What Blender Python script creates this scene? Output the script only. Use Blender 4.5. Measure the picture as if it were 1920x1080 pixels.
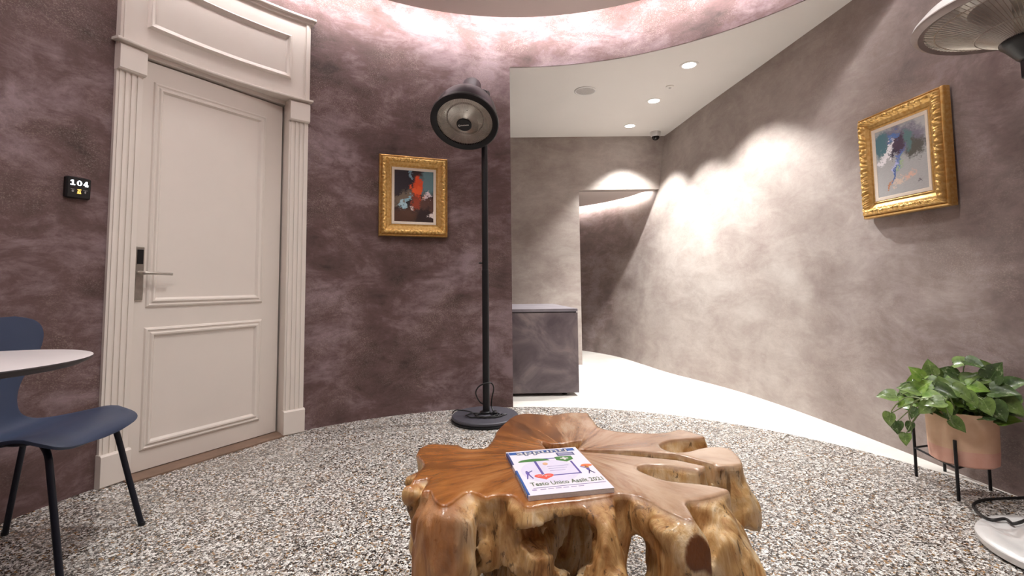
import bpy, math, random
import numpy as np
from mathutils import Vector, Matrix
random.seed(7); np.random.seed(7)
S = bpy.context.scene
for o in list(bpy.data.objects): bpy.data.objects.remove(o)
COL = S.collection
PI = math.pi
R_ = math.radians

# ------------------------------------------------------------------ camera
EYE = .955; FPX = 900.0
cam = bpy.data.cameras.new('camera'); camo = bpy.data.objects.new('camera', cam); COL.objects.link(camo)
cam.sensor_width = 36; cam.lens = FPX / 1920 * 36; cam.shift_y = -70 / 1920; cam.clip_start = .02
upv = Vector((-140, -13290, FPX)).normalized()            # world up in (right, down, forward) lens axes
fwv = (Vector((0, 0, 1)) - upv * upv.z).normalized()
rtv = fwv.cross(upv)
if rtv.x < 0: rtv = -rtv
RM = Matrix((rtv, fwv, upv))                               # lens axes -> world
xr, yd, zf = RM.col[0], RM.col[1], RM.col[2]
camo.matrix_world = Matrix.Translation((0, 0, EYE)) @ Matrix((xr, -yd, -zf)).transposed().to_4x4()
S.camera = camo

# ------------------------------------------------------------------ world, exposure
w = bpy.data.worlds.new('world'); S.world = w; w.use_nodes = True
w.node_tree.nodes['Background'].inputs[0].default_value = (.9, .88, .9, 1)
w.node_tree.nodes['Background'].inputs[1].default_value = .05
S.view_settings.view_transform = 'Standard'; S.view_settings.look = 'None'
S.view_settings.gamma = 1; S.view_settings.use_curve_mapping = False
S.view_settings.exposure = 0.1
COVE_E = 125.0          # LED strip behind the ceiling disc
INNER_E = 150.0         # LED strip behind the inner lobby's ceiling
SPOT_W = 172.0         # corridor downlights
ROOM_FILL_W = 112.0          # added fill lamps, out of view in the round room's ceiling disc

# ------------------------------------------------------------------ helpers
def empty(name, loc=(0, 0, 0), rz=0, label=None, cat=None, group=None, kind=None):
    o = bpy.data.objects.new(name, None); COL.objects.link(o)
    o.location = loc; o.rotation_euler = (0, 0, rz); o.empty_display_size = .05
    return tag(o, label, cat, group, kind)
def tag(o, label=None, cat=None, group=None, kind=None):
    if label: o['label'] = label
    if cat: o['category'] = cat
    if group: o['group'] = group
    if kind: o['kind'] = kind
    return o
def mworld(o):
    m = Matrix.LocRotScale(o.location, o.rotation_euler, o.scale)
    return mworld(o.parent) @ m if o.parent else m

class MB:
    def __init__(s): s.v = []; s.f = []
    def add(s, v, f):
        n = len(s.v); s.v += [tuple(p) for p in v]; s.f += [tuple(i + n for i in q) for q in f]; return s
    def box(s, a, b, M=None, bev=0):
        x0, y0, z0 = a; x1, y1, z1 = b
        if bev:                                            # chamfer on the vertical edges and the rims
            c = bev
            def ring(z, i): return [(x0+c+i, y0+i, z), (x1-c-i, y0+i, z), (x1-i, y0+c+i, z), (x1-i, y1-c-i, z), (x1-c-i, y1-i, z), (x0+c+i, y1-i, z), (x0+i, y1-c-i, z), (x0+i, y0+c+i, z)]
            rs = [ring(z0, c), ring(z0+c, 0), ring(z1-c, 0), ring(z1, c)]
            v = [Vector(p) for r in rs for p in r]
            f = [tuple(range(7, -1, -1)), tuple(range(24, 32))]
            for k in range(3):
                for i in range(8): f.append((k*8+i, k*8+(i+1) % 8, k*8+8+(i+1) % 8, k*8+8+i))
        else:
            v = [Vector(p) for p in [(x0,y0,z0),(x1,y0,z0),(x1,y1,z0),(x0,y1,z0),(x0,y0,z1),(x1,y0,z1),(x1,y1,z1),(x0,y1,z1)]]
            f = [(3,2,1,0),(4,5,6,7),(0,1,5,4),(1,2,6,5),(2,3,7,6),(3,0,4,7)]
        if M: v = [M @ p for p in v]
        return s.add(v, f)
    def lathe(s, prof, c=(0, 0, 0), axis=(0, 0, 1), n=32, caps=True, a0=0, a1=2*PI):
        ax = Vector(axis).normalized(); t = Vector((1, 0, 0)) if abs(ax.x) < .9 else Vector((0, 1, 0))
        e1 = (t - ax * t.dot(ax)).normalized(); e2 = ax.cross(e1); c = Vector(c)
        v = []; f = []
        for r, h in prof:
            for i in range(n):
                a = 2 * PI * i / n; v.append(c + ax * h + (e1 * math.cos(a) + e2 * math.sin(a)) * r)
        m = len(prof)
        for k in range(m - 1):
            for i in range(n): j = (i + 1) % n; f.append((k*n+i, k*n+j, k*n+n+j, k*n+n+i))
        if caps:
            f.append(tuple(range(n - 1, -1, -1))); f.append(tuple(range((m-1)*n, m*n)))
        return s.add(v, f)
    def tube(s, pts, r, n=8, caps=True, closed=False):
        pts = [Vector(p) for p in pts]; m = len(pts)
        rr = r if isinstance(r, (list, tuple)) else [r] * m
        v = []; f = []; e1 = None
        for k, p in enumerate(pts):
            if closed: t = (pts[(k+1) % m] - pts[k-1]).normalized()
            else: t = (pts[min(k+1, m-1)] - pts[max(k-1, 0)]).normalized()
            if e1 is None:
                q = Vector((0, 0, 1)) if abs(t.z) < .9 else Vector((1, 0, 0)); e1 = (q - t*q.dot(t)).normalized()
            else:
                e1 = (e1 - t*e1.dot(t)).normalized()
            e2 = t.cross(e1)
            for i in range(n):
                a = 2*PI*i/n; v.append(p + (e1*math.cos(a) + e2*math.sin(a))*rr[k])
        for k in range(m if closed else m - 1):
            k2 = (k + 1) % m
            for i in range(n): j = (i+1) % n; f.append((k*n+i, k*n+j, k2*n+j, k2*n+i))
        if caps and not closed: f.append(tuple(range(n-1, -1, -1))); f.append(tuple(range((m-1)*n, m*n)))
        return s.add(v, f)
    def prism(s, poly, z0, z1, M=None):
        n = len(poly)
        v = [Vector((x, y, z0)) for x, y in poly] + [Vector((x, y, z1)) for x, y in poly]
        if M: v = [M @ p for p in v]
        f = [tuple(range(n-1, -1, -1)), tuple(range(n, 2*n))] + [(i, (i+1) % n, n+(i+1) % n, n+i) for i in range(n)]
        return s.add(v, f)
    def grid(s, P, closed_u=False):
        """P[i][j] points"""
        a = len(P); b = len(P[0]); v = [p for r in P for p in r]; f = []
        for i in range(a if closed_u else a-1):
            i2 = (i+1) % a
            for j in range(b-1): f.append((i*b+j, i2*b+j, i2*b+j+1, i*b+j+1))
        return s.add(v, f)
    def build(s, name, mat, parent=None, local=False, smooth=40):
        me = bpy.data.meshes.new(name); vs = s.v
        if parent and not local:
            Mi = mworld(parent).inverted(); vs = [tuple(Mi @ Vector(p)) for p in s.v]
        me.from_pydata(vs, [], s.f); me.update()
        if mat: me.materials.append(mat)
        o = bpy.data.objects.new(name, me); COL.objects.link(o)
        if parent: o.parent = parent
        if smooth:
            me.polygons.foreach_set('use_smooth', [True]*len(me.polygons)); me.set_sharp_from_angle(angle=R_(smooth))
        return o

def spline(P, n):
    """Catmull-Rom through P, n points per span"""
    P = [Vector(p) for p in P]; out = []
    for i in range(len(P)-1):
        p0 = P[max(i-1, 0)]; p1 = P[i]; p2 = P[i+1]; p3 = P[min(i+2, len(P)-1)]
        for k in range(n):
            t = k/n
            out.append(.5*((2*p1) + (p2-p0)*t + (2*p0-5*p1+4*p2-p3)*t*t + (3*p1-p0-3*p2+p3)*t**3))
    out.append(P[-1]); return out

# ------------------------------------------------------------------ materials
def srgb(r, g, b):
    f = lambda c: c/12.92 if c <= .04045 else ((c+.055)/1.055)**2.4
    return (f(r/255), f(g/255), f(b/255), 1)
class NT:
    def __init__(s, name):
        s.m = bpy.data.materials.new(name); s.m.use_nodes = True; s.t = s.m.node_tree; s.n = s.t.nodes
        s.b = s.n['Principled BSDF']
    def node(s, ty, ins=None, **props):
        nd = s.n.new(ty)
        for k, v in props.items(): setattr(nd, k, v)
        for k, v in (ins or {}).items(): s.set(nd.inputs[k], v)
        return nd
    def set(s, sock, v):
        if isinstance(v, bpy.types.NodeSocket): s.t.links.new(v, sock)
        else: sock.default_value = v
    def pos(s): return s.node('ShaderNodeNewGeometry').outputs['Position']
    def objc(s): return s.node('ShaderNodeTexCoord').outputs['Object']
    def scale(s, vec, sc):
        return s.node('ShaderNodeVectorMath', {0: vec, 1: sc}, operation='MULTIPLY').outputs[0]
    def noise(s, vec, scale, detail=4, rough=.55, dist=0, out='Fac'):
        return s.node('ShaderNodeTexNoise', {'Vector': vec, 'Scale': scale, 'Detail': detail, 'Roughness': rough, 'Distortion': dist}).outputs[out]
    def ramp(s, fac, stops, interp='LINEAR'):
        nd = s.node('ShaderNodeValToRGB', {'Fac': fac}); cr = nd.color_ramp; cr.interpolation = interp
        while len(cr.elements) < len(stops): cr.elements.new(.5)
        for e, (p, c) in zip(cr.elements, stops): e.position = p; e.color = c if isinstance(c, tuple) else (c, c, c, 1)
        return nd.outputs['Color']
    def mix(s, fac, a, b, blend='MIX'):
        nd = s.node('ShaderNodeMix', data_type='RGBA', blend_type=blend)
        s.set(nd.inputs[0], fac); s.set(nd.inputs[6], a); s.set(nd.inputs[7], b); return nd.outputs[2]
    def math(s, op, a, b=0.0):
        nd = s.node('ShaderNodeMath', operation=op); s.set(nd.inputs[0], a); s.set(nd.inputs[1], b); return nd.outputs[0]
    def bump(s, h, strength=.3, dist=.01):
        s.set(s.b.inputs['Normal'], s.node('ShaderNodeBump', {'Height': h, 'Strength': strength, 'Distance': dist}).outputs[0])
    def out(s, color=None, rough=None, metal=None, **kw):
        for k, v in (('Base Color', color), ('Roughness', rough), ('Metallic', metal)):
            if v is not None: s.set(s.b.inputs[k], v)
        for k, v in kw.items(): s.set(s.b.inputs[k.replace('_', ' ')], v)
        return s.m

def simple(name, col, rough=.5, metal=0, var=.08, scale=30, bump=0, **kw):
    """plain paint / metal / plastic with a slight procedural unevenness"""
    t = NT(name); p = t.objc(); n = t.noise(p, scale, 3)
    c2 = tuple(max(0, c*(1-var)) for c in col[:3]) + (1,)
    c1 = tuple(min(1, c*(1+var)) for c in col[:3]) + (1,)
    if bump: t.bump(t.noise(p, scale*4, 2), bump, .002)
    return t.out(t.ramp(n, [(.3, c2), (.7, c1)]), rough, metal, **kw)
def emit(name, col, strength):
    t = NT(name); return t.out((0, 0, 0, 1), .5, 0, Emission_Color=col, Emission_Strength=strength)

def plaster(name, bumpk=.3, grey=0):
    """trowelled mauve plaster; the corridor's coats are greyer, with the shaded ends painted in darker"""
    t = NT(name); p = t.pos()
    big = t.noise(p, 1.3, 6, .6, .5)
    trow = t.noise(t.scale(p, (1, 1, 2.2)), 2.6, 10, .74, .5)
    wisp = t.noise(t.scale(p, (1, 1, 1.9)), 7.5, 12, .8, .9)
    f = t.math('ADD', t.math('MULTIPLY', big, .40), t.math('ADD', t.math('MULTIPLY', trow, .41), t.math('MULTIPLY', wisp, .19)))
    mauve = t.ramp(f, [(.38, srgb(58, 39, 34)), (.49, srgb(98, 74, 72)), (.59, srgb(142, 122, 125))])
    col = mauve
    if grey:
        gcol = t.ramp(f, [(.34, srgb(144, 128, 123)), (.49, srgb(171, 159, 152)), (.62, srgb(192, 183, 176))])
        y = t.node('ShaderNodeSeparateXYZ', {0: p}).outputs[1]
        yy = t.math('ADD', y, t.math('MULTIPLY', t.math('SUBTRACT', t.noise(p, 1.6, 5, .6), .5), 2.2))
        mk = t.ramp(t.math('DIVIDE', yy, 10.0), [(.20, .15), (.345, 1.0), (.57, 1.0), (.66, .3)])  # shade along the wall put into the colour, edges broken by noise
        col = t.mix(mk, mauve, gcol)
    fine = t.noise(t.scale(p, (1, 1, 1.5)), 120, 6, .8)
    patch = t.ramp(t.noise(p, 2.4, 5, .6, .5), [(.44, 0.0), (.62, 1.0)])
    sp = t.math('MULTIPLY', t.ramp(fine, [(.51, 0.0), (.60, 1.0)]), patch)
    lightc = t.mix(.5, col, srgb(206, 190, 176))
    col = t.mix(t.math('MULTIPLY', sp, .5), col, lightc)
    dots = t.ramp(t.noise(p, 60, 5, .7), [(.30, 1.0), (.37, 0.0)])
    col = t.mix(t.math('MULTIPLY', dots, .35), col, t.mix(.5, col, srgb(40, 28, 26)))
    h = t.math('ADD', t.math('MULTIPLY', trow, .4), t.math('ADD', t.math('MULTIPLY', fine, .22), t.math('MULTIPLY', wisp, .3)))
    t.bump(h, bumpk, .02)
    return t.out(col, t.ramp(trow, [(.3, .6), (.7, .82)]), 0)
M_plaster = plaster('mauve_plaster')
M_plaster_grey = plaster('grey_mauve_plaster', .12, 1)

def terrazzo():
    t = NT('terrazzo'); p = t.pos()
    wob = t.node('ShaderNodeVectorMath', {0: p, 1: t.scale(t.noise(p, 40, 2, out='Color'), (.012, .012, 0))}, operation='ADD').outputs[0]
    def chips(scale, off):
        pv = t.node('ShaderNodeVectorMath', {0: wob, 1: (off, off*.7, 0)}, operation='ADD').outputs[0]
        v = t.node('ShaderNodeTexVoronoi', {'Vector': pv, 'Scale': scale, 'Randomness': 1.0}, voronoi_dimensions='2D')
        e = t.node('ShaderNodeTexVoronoi', {'Vector': pv, 'Scale': scale, 'Randomness': 1.0}, voronoi_dimensions='2D', feature='DISTANCE_TO_EDGE')
        rnd = t.node('ShaderNodeSeparateColor', {0: v.outputs['Color']}).outputs
        return rnd, e.outputs['Distance']
    pal = [(0, srgb(240, 237, 232)), (.22, srgb(208, 203, 197)), (.33, srgb(142, 137, 132)), (.44, srgb(244, 242, 238)), (.54, srgb(158, 122, 80)), (.61, srgb(104, 99, 95)), (.70, srgb(52, 47, 43)), (.78, srgb(182, 172, 160)), (.86, srgb(88, 68, 52)), (.91, srgb(34, 31, 29))]
    r1, e1 = chips(106, 0); r2, e2 = chips(210, 3.1)
    c1 = t.ramp(r1[0], pal, 'CONSTANT'); c2 = t.ramp(r2[0], pal, 'CONSTANT')
    grout = srgb(42, 37, 33)
    small = t.mix(t.ramp(e2, [(.05, 0.0), (.14, 1.0)]), grout, c2)
    big = t.math('MULTIPLY', t.ramp(e1, [(.08, 0.0), (.13, 1.0)]), t.math('GREATER_THAN', r1[1], .38))
    col = t.mix(big, small, c1)
    return t.out(col, t.ramp(t.noise(p, 3, 3), [(.3, .2), (.7, .34)]), 0, Specular_IOR_Level=.5)
M_terrazzo = terrazzo()
def resin():
    t = NT('white_resin'); p = t.pos()
    n = t.noise(p, 2.2, 7, .6, .8)
    t.bump(t.noise(p, 9, 4), .05, .01)
    return t.out(t.ramp(n, [(.3, srgb(222, 218, 210)), (.7, srgb(238, 235, 229))]), t.ramp(n, [(.3, .35), (.7, .5)]))
M_resin = resin()
M_ceil = simple('ceiling_paint', srgb(242, 238, 233), .8, var=.01, scale=3)
M_disc = simple('ceiling_disc_paint', srgb(216, 204, 198), .85, var=.01, scale=2)
M_white = simple('door_paint', srgb(228, 219, 210), .38, var=.012, scale=6, bump=.03)
M_black = simple('black_metal', srgb(26, 25, 28), .42, .3, var=.15)
M_blackp = simple('black_plastic', srgb(18, 18, 20), .35, 0, var=.1)
M_dome = simple('violet_black_enamel', srgb(58, 48, 58), .38, .35, var=.06)
M_basegrey = simple('slate_enamel', srgb(74, 72, 80), .5, .2, var=.08)
M_steel = simple('brushed_steel', srgb(190, 184, 176), .32, .95, var=.08, scale=60)
M_chrome = simple('polished_reflector', srgb(240, 236, 230), .3, .6, var=.12, scale=14)
M_silver = simple('silver_paint', srgb(226, 224, 222), .3, .2, var=.02)
M_wire = simple('zinc_wire', srgb(206, 198, 188), .3, .9)
M_cable = simple('rubber_cable', srgb(24, 22, 22), .5)
M_navy = simple('navy_lacquer', srgb(50, 62, 86), .4, var=.05, scale=8)
M_navyleg = simple('navy_steel', srgb(24, 27, 40), .4, .3)
M_tabletop = simple('pale_laminate', srgb(204, 196, 196), .35, var=.012, scale=4)
M_tabedge = simple('dark_ply_edge', srgb(48, 40, 42), .5, var=.2)
M_lens = emit('lamp_lens', (1, .97, .93, 1), 14)
M_strip = emit('led_strip', (1, .955, .97, 1), COVE_E)
M_strip2 = emit('led_strip_warm', (1, .95, .93, 1), INNER_E)
M_grillew = simple('speaker_cloth', srgb(196, 192, 188), .8, var=.2, scale=220)
M_thresh = simple('brown_threshold', srgb(128, 104, 88), .6, var=.12, scale=20)

# ------------------------------------------------------------------ the round room
CX, CY, RR = .072, 1.576, 2.21
ZC = 2.70                       # corridor ceiling
ZTOP = 3.27
def P2(a, r=RR): return (CX + r*math.cos(a), CY + r*math.sin(a))
A_END = math.atan2(3.785-CY, -.004-CX)        # where the wall ends at the corridor
A_JOIN = R_(8)                                # where it meets the corridor's outer wall
DOOR_A0, DOOR_A1 = R_(159.4), R_(131.6)       # door surround, left to right
def arc_wall(name, a0, a1, z0, z1, mat, r0=RR, r1=RR+.16, n=96):
    m = MB(); P = []
    for i in range(n+1):
        a = a0 + (a1-a0)*i/n; (x, y), (X, Y) = P2(a, r0), P2(a, r1)
        P.append([(x, y, z0), (x, y, z1), (X, Y, z1), (X, Y, z0), (x, y, z0)])
    m.grid(P); m.add(P[0][:4], [(0, 1, 2, 3)]); m.add(P[-1][:4], [(3, 2, 1, 0)])
    return tag(m.build(name, mat), kind='structure')
# wall, split at the doorway only
arc_wall('wall_left', R_(368), DOOR_A0-R_(.25), 0, ZC+.003, M_plaster, n=160)
arc_wall('wall_back', DOOR_A1+R_(.25), A_END, 0, ZC+.003, M_plaster, n=48)
arc_wall('wall_back_upper', R_(368), R_(8), ZC+.003, ZTOP, M_plaster, n=180)
# over the door surround the wall is one with the upper wall; the surround itself fills the opening
# floors
m = MB(); m.prism([P2(2*PI*i/160) for i in range(160)], -.05, 0); tag(m.build('floor', M_terrazzo, smooth=0), kind='structure')
m = MB()
ring = [P2(R_(140) - R_(140-4)*i/80) for i in range(81)]
poly = ring + [(2.6, 1.6), (2.6, 8.6), (-2.2, 8.6), (-2.2, 3.2)]
m.prism(poly, -.05, 0); tag(m.build('floor_corridor', M_resin, smooth=0), kind='structure')
# corridor ceiling outside the round room
m = MB(); ring = [P2(R_(140) - R_(140-2)*i/80, RR+.004) for i in range(81)]
m.prism(ring + [(2.7, 1.6), (2.7, 8.6), (-2.2, 8.6), (-2.2, 3.2)], ZC, ZC+.003)
tag(m.build('ceiling_corridor', M_ceil, smooth=0), kind='structure')
# ceiling disc, its plenum above and the LED strip in the gap
m = MB(); m.lathe([(.01, 3.0), (1.995, 3.0), (2.0, 3.005), (2.0, 3.04), (1.96, 3.04), (1.96, 3.2), (.01, 3.2)], (CX, CY, 0), n=160)
tag(m.build('ceiling', M_disc), kind='structure')
m = MB(); m.lathe([(.01, ZTOP-.02), (RR+.1, ZTOP-.02), (RR+.1, ZTOP+.03), (.01, ZTOP+.03)], (CX, CY, 0), n=120)
tag(m.build('ceiling_upper', M_ceil), kind='structure')
m = MB(); n = 180; P = []
for i in range(n):
    a = 2*PI*i/n; P.append([P2(a, q)+(z,) for q, z in ((2.001, 3.012), (2.007, 3.012), (2.007, 3.034), (2.001, 3.034), (2.001, 3.012))])
m.grid(P, True)
tag(m.build('led_strip', M_strip), 'glowing LED strip in the gap around the round ceiling disc', 'light strip')

# corridor outer wall: lofted between a floor curve and a ceiling curve
fl = [P2(R_(8)), (2.2, 2.2), (2.172, 2.6), (2.145, 2.95), (2.105, 3.35), (2.04, 3.8), (1.94, 4.25), (1.78, 4.72), (1.62, 5.15), (1.5, 5.65), (1.33, 6.25), (.99, 6.8), (.4, 7.3), (-.6, 7.7), (-1.8, 7.8)]
tp = [P2(R_(8)), (2.2, 2.2), (2.172, 2.6), (2.14, 2.95), (2.095, 3.35), (2.045, 3.8), (1.985, 4.3), (1.93, 4.8), (1.885, 5.3), (1.835, 5.7), (1.66, 6.3), (1.2, 6.95), (.5, 7.45), (-.6, 7.75), (-1.8, 7.8)]
fl = spline([p+(0,) for p in fl], 8); tp = spline([p+(ZC,) for p in tp], 8)
m = MB(); P = []
NZ = 14
for a, b in zip(fl, tp):
    nrm = Vector((1, .15, 0)) * .12
    P.append([tuple(a.lerp(b, k/NZ)) for k in range(NZ+1)] + [tuple(b+nrm), tuple(a+nrm)])
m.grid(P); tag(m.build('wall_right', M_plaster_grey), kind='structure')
def rwall_x(y, z):
    best = min(range(len(fl)), key=lambda i: abs(fl[i].y-y)); best2 = min(range(len(tp)), key=lambda i: abs(tp[i].y-y))
    return fl[best].x*(1-z/ZC) + tp[best2].x*z/ZC

# corridor back wall with its opening to the inner lobby
YB, XO, ZO = 5.66, .805, 2.055
m = MB(); m.box((-2.2, YB, 0), (XO, YB+.14, ZC)); m.box((XO, YB, ZO), (1.9, YB+.14, ZC))
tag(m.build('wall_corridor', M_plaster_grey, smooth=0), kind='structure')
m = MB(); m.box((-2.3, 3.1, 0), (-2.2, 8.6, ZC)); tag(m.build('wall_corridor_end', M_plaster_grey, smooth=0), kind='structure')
# inner lobby ceiling: stops short of the wall, LED strip in the gap
inner = [(p.x*(1-ZO/ZC)+q.x*ZO/ZC, p.y*(1-ZO/ZC)+q.y*ZO/ZC) for p, q in zip(fl, tp)]
edge = []
for i in range(len(inner)-1):
    a = Vector(inner[i]); b = Vector(inner[i+1]); t = (b-a).normalized(); nrm = Vector((-t.y, t.x))
    if a.y > YB + .02: edge.append(a + nrm*.11)
m = MB(); m.prism([(edge[0].x+.02, YB+.14)] + [tuple(e) for e in edge if e.y > YB+.16] + [(-2.1, YB+.14)], ZO, ZO+.04)
tag(m.build('ceiling_lobby', M_disc, smooth=0), kind='structure')
m = MB(); P = []
for e in edge:
    if e.y > YB+.16: P.append([(e.x-.03, e.y-.01, ZO+.045), (e.x-.005, e.y, ZO+.045), (e.x-.005, e.y, ZO+.06), (e.x-.03, e.y-.01, ZO+.06), (e.x-.03, e.y-.01, ZO+.045)])
m.grid(P); tag(m.build('led_strip', M_strip2), 'glowing LED strip above the curved dark wall behind the corridor opening', 'light strip')
m = MB(); m.box((-2.1, YB+.14, ZO+.2), (2.2, 8.3, ZO+.24)); tag(m.build('ceiling_lobby_upper', M_ceil, smooth=0), kind='structure')

# ------------------------------------------------------------------ door
def cv(s, d, z):
    """curved frame of the door surround: s metres along the wall from its left edge, d into the room"""
    a = DOOR_A0 - s/RR; x, y = P2(a, RR-d); return (x, y, z)
SW = (DOOR_A0-DOOR_A1)*RR                    # surround width
def cbox(m, s0, s1, d0, d1, z0, z1, n=1, bev=0):
    P = []
    for i in range(n+1):
        s = s0 + (s1-s0)*i/n
        if bev: P.append([cv(s, d0, z0), cv(s, d1-bev, z0), cv(s, d1, z0+bev), cv(s, d1, z1-bev), cv(s, d1-bev, z1), cv(s, d0, z1), cv(s, d0, z0)])
        else: P.append([cv(s, d0, z0), cv(s, d1, z0), cv(s, d1, z1), cv(s, d0, z1), cv(s, d0, z0)])
    m.grid(P); k = len(P[0])-1
    m.add(P[0][:k], [tuple(range(k))]); m.add(P[-1][:k], [tuple(range(k-1, -1, -1))]); return m
def cframe(m, s0, s1, z0, z1, d, w, h, n=16):
    """picture-frame moulding on the curved face"""
    prof = [(0, 0), (w*.15, h*.7), (w*.35, h), (w*.5, h*.75), (w*.7, h*.6), (w*.85, h*.25), (w, 0)]
    path = [(s0+(s1-s0)*i/n, z0) for i in range(n)] + [(s1, z0), (s1, z1)] + [(s1-(s1-s0)*i/n, z1) for i in range(1, n)] + [(s0, z1)]
    path = [(s0, z0)] + path[1:]
    P = []
    cs, cz = (s0+s1)/2, (z0+z1)/2
    for s, z in path:
        row = []
        for o, hh in prof:
            ss = s0+o if s == s0 else s1-o if s == s1 else min(max(s, s0+o), s1-o)
            zz = z0+o if z == z0 else z1-o
            row.append(cv(ss, d+hh, zz))
        P.append(row)
    return m.grid(P, True)
door = empty('door_1', cv(SW/2, 0, 0), label='tall white panelled door in a fluted surround with an overdoor panel', cat='door', kind='structure')
PW = .125                                    # pilaster width
D0 = -.17
for side in (0, 1):
    s0, s1 = (0, PW) if side == 0 else (SW-PW, SW)
    m = MB(); cbox(m, s0, s1, D0, .018, 0, 2.2, 2)
    # fluted face: three raised fillets between grooves
    for k in range(4):
        c = s0 + .02 + (PW-.04)*k/3; cbox(m, c-.0085, c+.0085, .01, .025, .15, 2.06, 1)
    sh = m.build('pilaster', M_white, door)
    m = MB(); cbox(m, s0-.004, s1+.004, 0, .042, 0, .155, 2, .008); m.build('plinth_block', M_white, sh)
    m = MB(); cbox(m, s0-.002, s1+.002, 0, .046, 2.055, 2.185, 2, .008); m.build('capital_block', M_white, sh)
m = MB(); cbox(m, 0, SW, D0-.02, .034, 2.202, 2.775, 28); ov = m.build('overdoor_panel', M_white, door)
m = MB(); cbox(m, -.02, SW+.02, 0, .054, 2.2, 2.214, 28, .003); m.build('ledge_moulding', M_white, ov)
m = MB(); cbox(m, -.03, SW+.03, 0, .065, 2.765, 2.785, 28, .005); cbox(m, -.018, SW+.018, 0, .048, 2.745, 2.767, 28); m.build('cornice', M_white, ov)
for s0 in (.012, SW-.03):
    m = MB(); cbox(m, s0, s0+.018, .03, .042, 2.21, 2.75, 1); m.build('edge_bead', M_white, ov)
m = MB(); cframe(m, .125, SW-.125, 2.325, 2.63, .034, .04, .016); m.build('panel_moulding', M_white, ov)
# soffit behind the overdoor and jambs are the pilasters' returns; the leaf is flat
LP = Vector((-1.948, 2.5, 0)); LD = Vector((.5002, .8659, 0)); LN = Vector((.8659, -.5002, 0))
ML = Matrix(((LD.x, LN.x, 0, LP.x), (LD.y, LN.y, 0, LP.y), (0, 0, 1, 0), (0, 0, 0, 1)))     # x along leaf, y out of it
m = MB(); m.box((-.05, -.045, .012), (.797, 0, 2.166), ML); leaf = m.build('door_leaf', M_white, door, smooth=0)
def fframe(m, x0, x1, z0, z1, w, h, M):
    prof = [(0, 0), (w*.1, h*.6), (w*.25, h*.8), (w*.38, h*.45), (w*.5, h*.45), (w*.62, h), (w*.78, h*.9), (w, -.0)]
    P = []
    for sx, sz in ((0, 0), (1, 0), (1, 1), (0, 1)):
        P.append([tuple(M @ Vector((x1-o if sx else x0+o, hh, z1-o if sz else z0+o))) for o, hh in prof])
    return m.grid(P, True)
for z0, z1 in ((.848, 2.062), (.112, .742)):
    m = MB(); fframe(m, .036, .682, z0, z1, .05, .016, ML); m.build('panel_moulding', M_white, leaf, smooth=25)
h = empty('door_handle', ML @ Vector((.005, 0, 1.03))); h.parent = door; h.location = mworld(door).inverted() @ (ML @ Vector((.005, 0, 1.03)))
m = MB(); m.box((-.018, 0, .885), (.022, .012, 1.165), ML, .004); m.build('lock_plate', M_steel, h, smooth=30)
m = MB(); m.box((-.012, .011, 1.075), (.016, .0145, 1.15), ML, .001); m.build('card_reader', M_blackp, h, smooth=30)
m = MB(); pts = [(.0, .008, 1.028), (.0, .045, 1.028), (.004, .055, 1.028), (.014, .06, 1.0275), (.06, .06, 1.026), (.135, .056, 1.023)]
m.tube([ML @ Vector(p) for p in pts], [.011, .011, .0105, .009, .0075, .007], 10); m.build('lever', M_steel, h)
m = MB(); m.box((-.06, -.05, 2.179), (.86, .02, 2.3), ML); m.build('head_jamb', M_white, door, smooth=0)
m = MB(); m.box((-.05, -.07, 0), (.85, .12, .008), ML); tag(m.build('trim_1', M_thresh, smooth=0), kind='structure')
# black sheet behind the leaf stands in for the gap's shade
m = MB(); m.box((-.1, -.1, 0), (.9, -.06, 2.3), ML); tag(m.build('leaf_gap_shade', M_blackp, smooth=0), kind='structure')

# ------------------------------------------------------------------ 104 panel
a = R_(162.95); px, py = P2(a, RR); t = Vector((math.sin(a), -math.cos(a), 0)); nn = Vector((-math.cos(a), -math.sin(a), 0))
def frame_at(loc, t, nn):            # x along t, y out of wall (nn), z up
    return Matrix(((t.x, nn.x, 0, loc[0]), (t.y, nn.y, 0, loc[1]), (t.z, nn.z, 1, loc[2]), (0, 0, 0, 1)))
def root_on_wall(name, loc, t, **kw):
    return empty(name, loc, math.atan2(t.y, t.x), **kw)
rp = root_on_wall('room_number_panel', (px, py, 1.42), t, label='small black wall display showing the glowing number 104 beside the white door', cat='sign')
# in the root's own axes x is along the wall (image right); out of the wall is -y
m = MB(); m.box((-.05, -.022, -.05), (.05, .004, .05), None, .005); m.build('housing', M_blackp, rp, True)
t_ = NT('display_digits'); M_digit = t_.out((0, 0, 0, 1), .5, 0, Emission_Color=(.85, .93, 1, 1), Emission_Strength=3.0)
M_amber = emit('amber_icon', (1, .55, .12, 1), 2.2)
M_dim = emit('dim_icon', (.7, .6, .55, 1), .28)
TV = Matrix(((1, 0, 0, 0), (0, 0, -1, -.0225), (0, 1, 0, 0), (0, 0, 0, 1)))       # drawing plane -> wall face
def flat(polys, name, mat, parent, th=.0008, M=TV):
    m = MB()
    for p in polys: m.prism(p, 0, th, M)
    return m.build(name, mat, parent, True, smooth=0)
def ell(cx, cy, rx, ry, n=20, rot=0):
    return [(cx + rx*math.cos(2*PI*i/n)*math.cos(rot) - ry*math.sin(2*PI*i/n)*math.sin(rot), cy + rx*math.cos(2*PI*i/n)*math.sin(rot) + ry*math.sin(2*PI*i/n)*math.cos(rot)) for i in range(n)]
def ringp(cx, cy, rx, ry, ix, iy, n=20):
    a = ell(cx, cy, rx, ry, n); b = ell(cx, cy, ix, iy, n)
    return [[a[i], a[(i+1) % n], b[(i+1) % n], b[i]] for i in range(n)]
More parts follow.
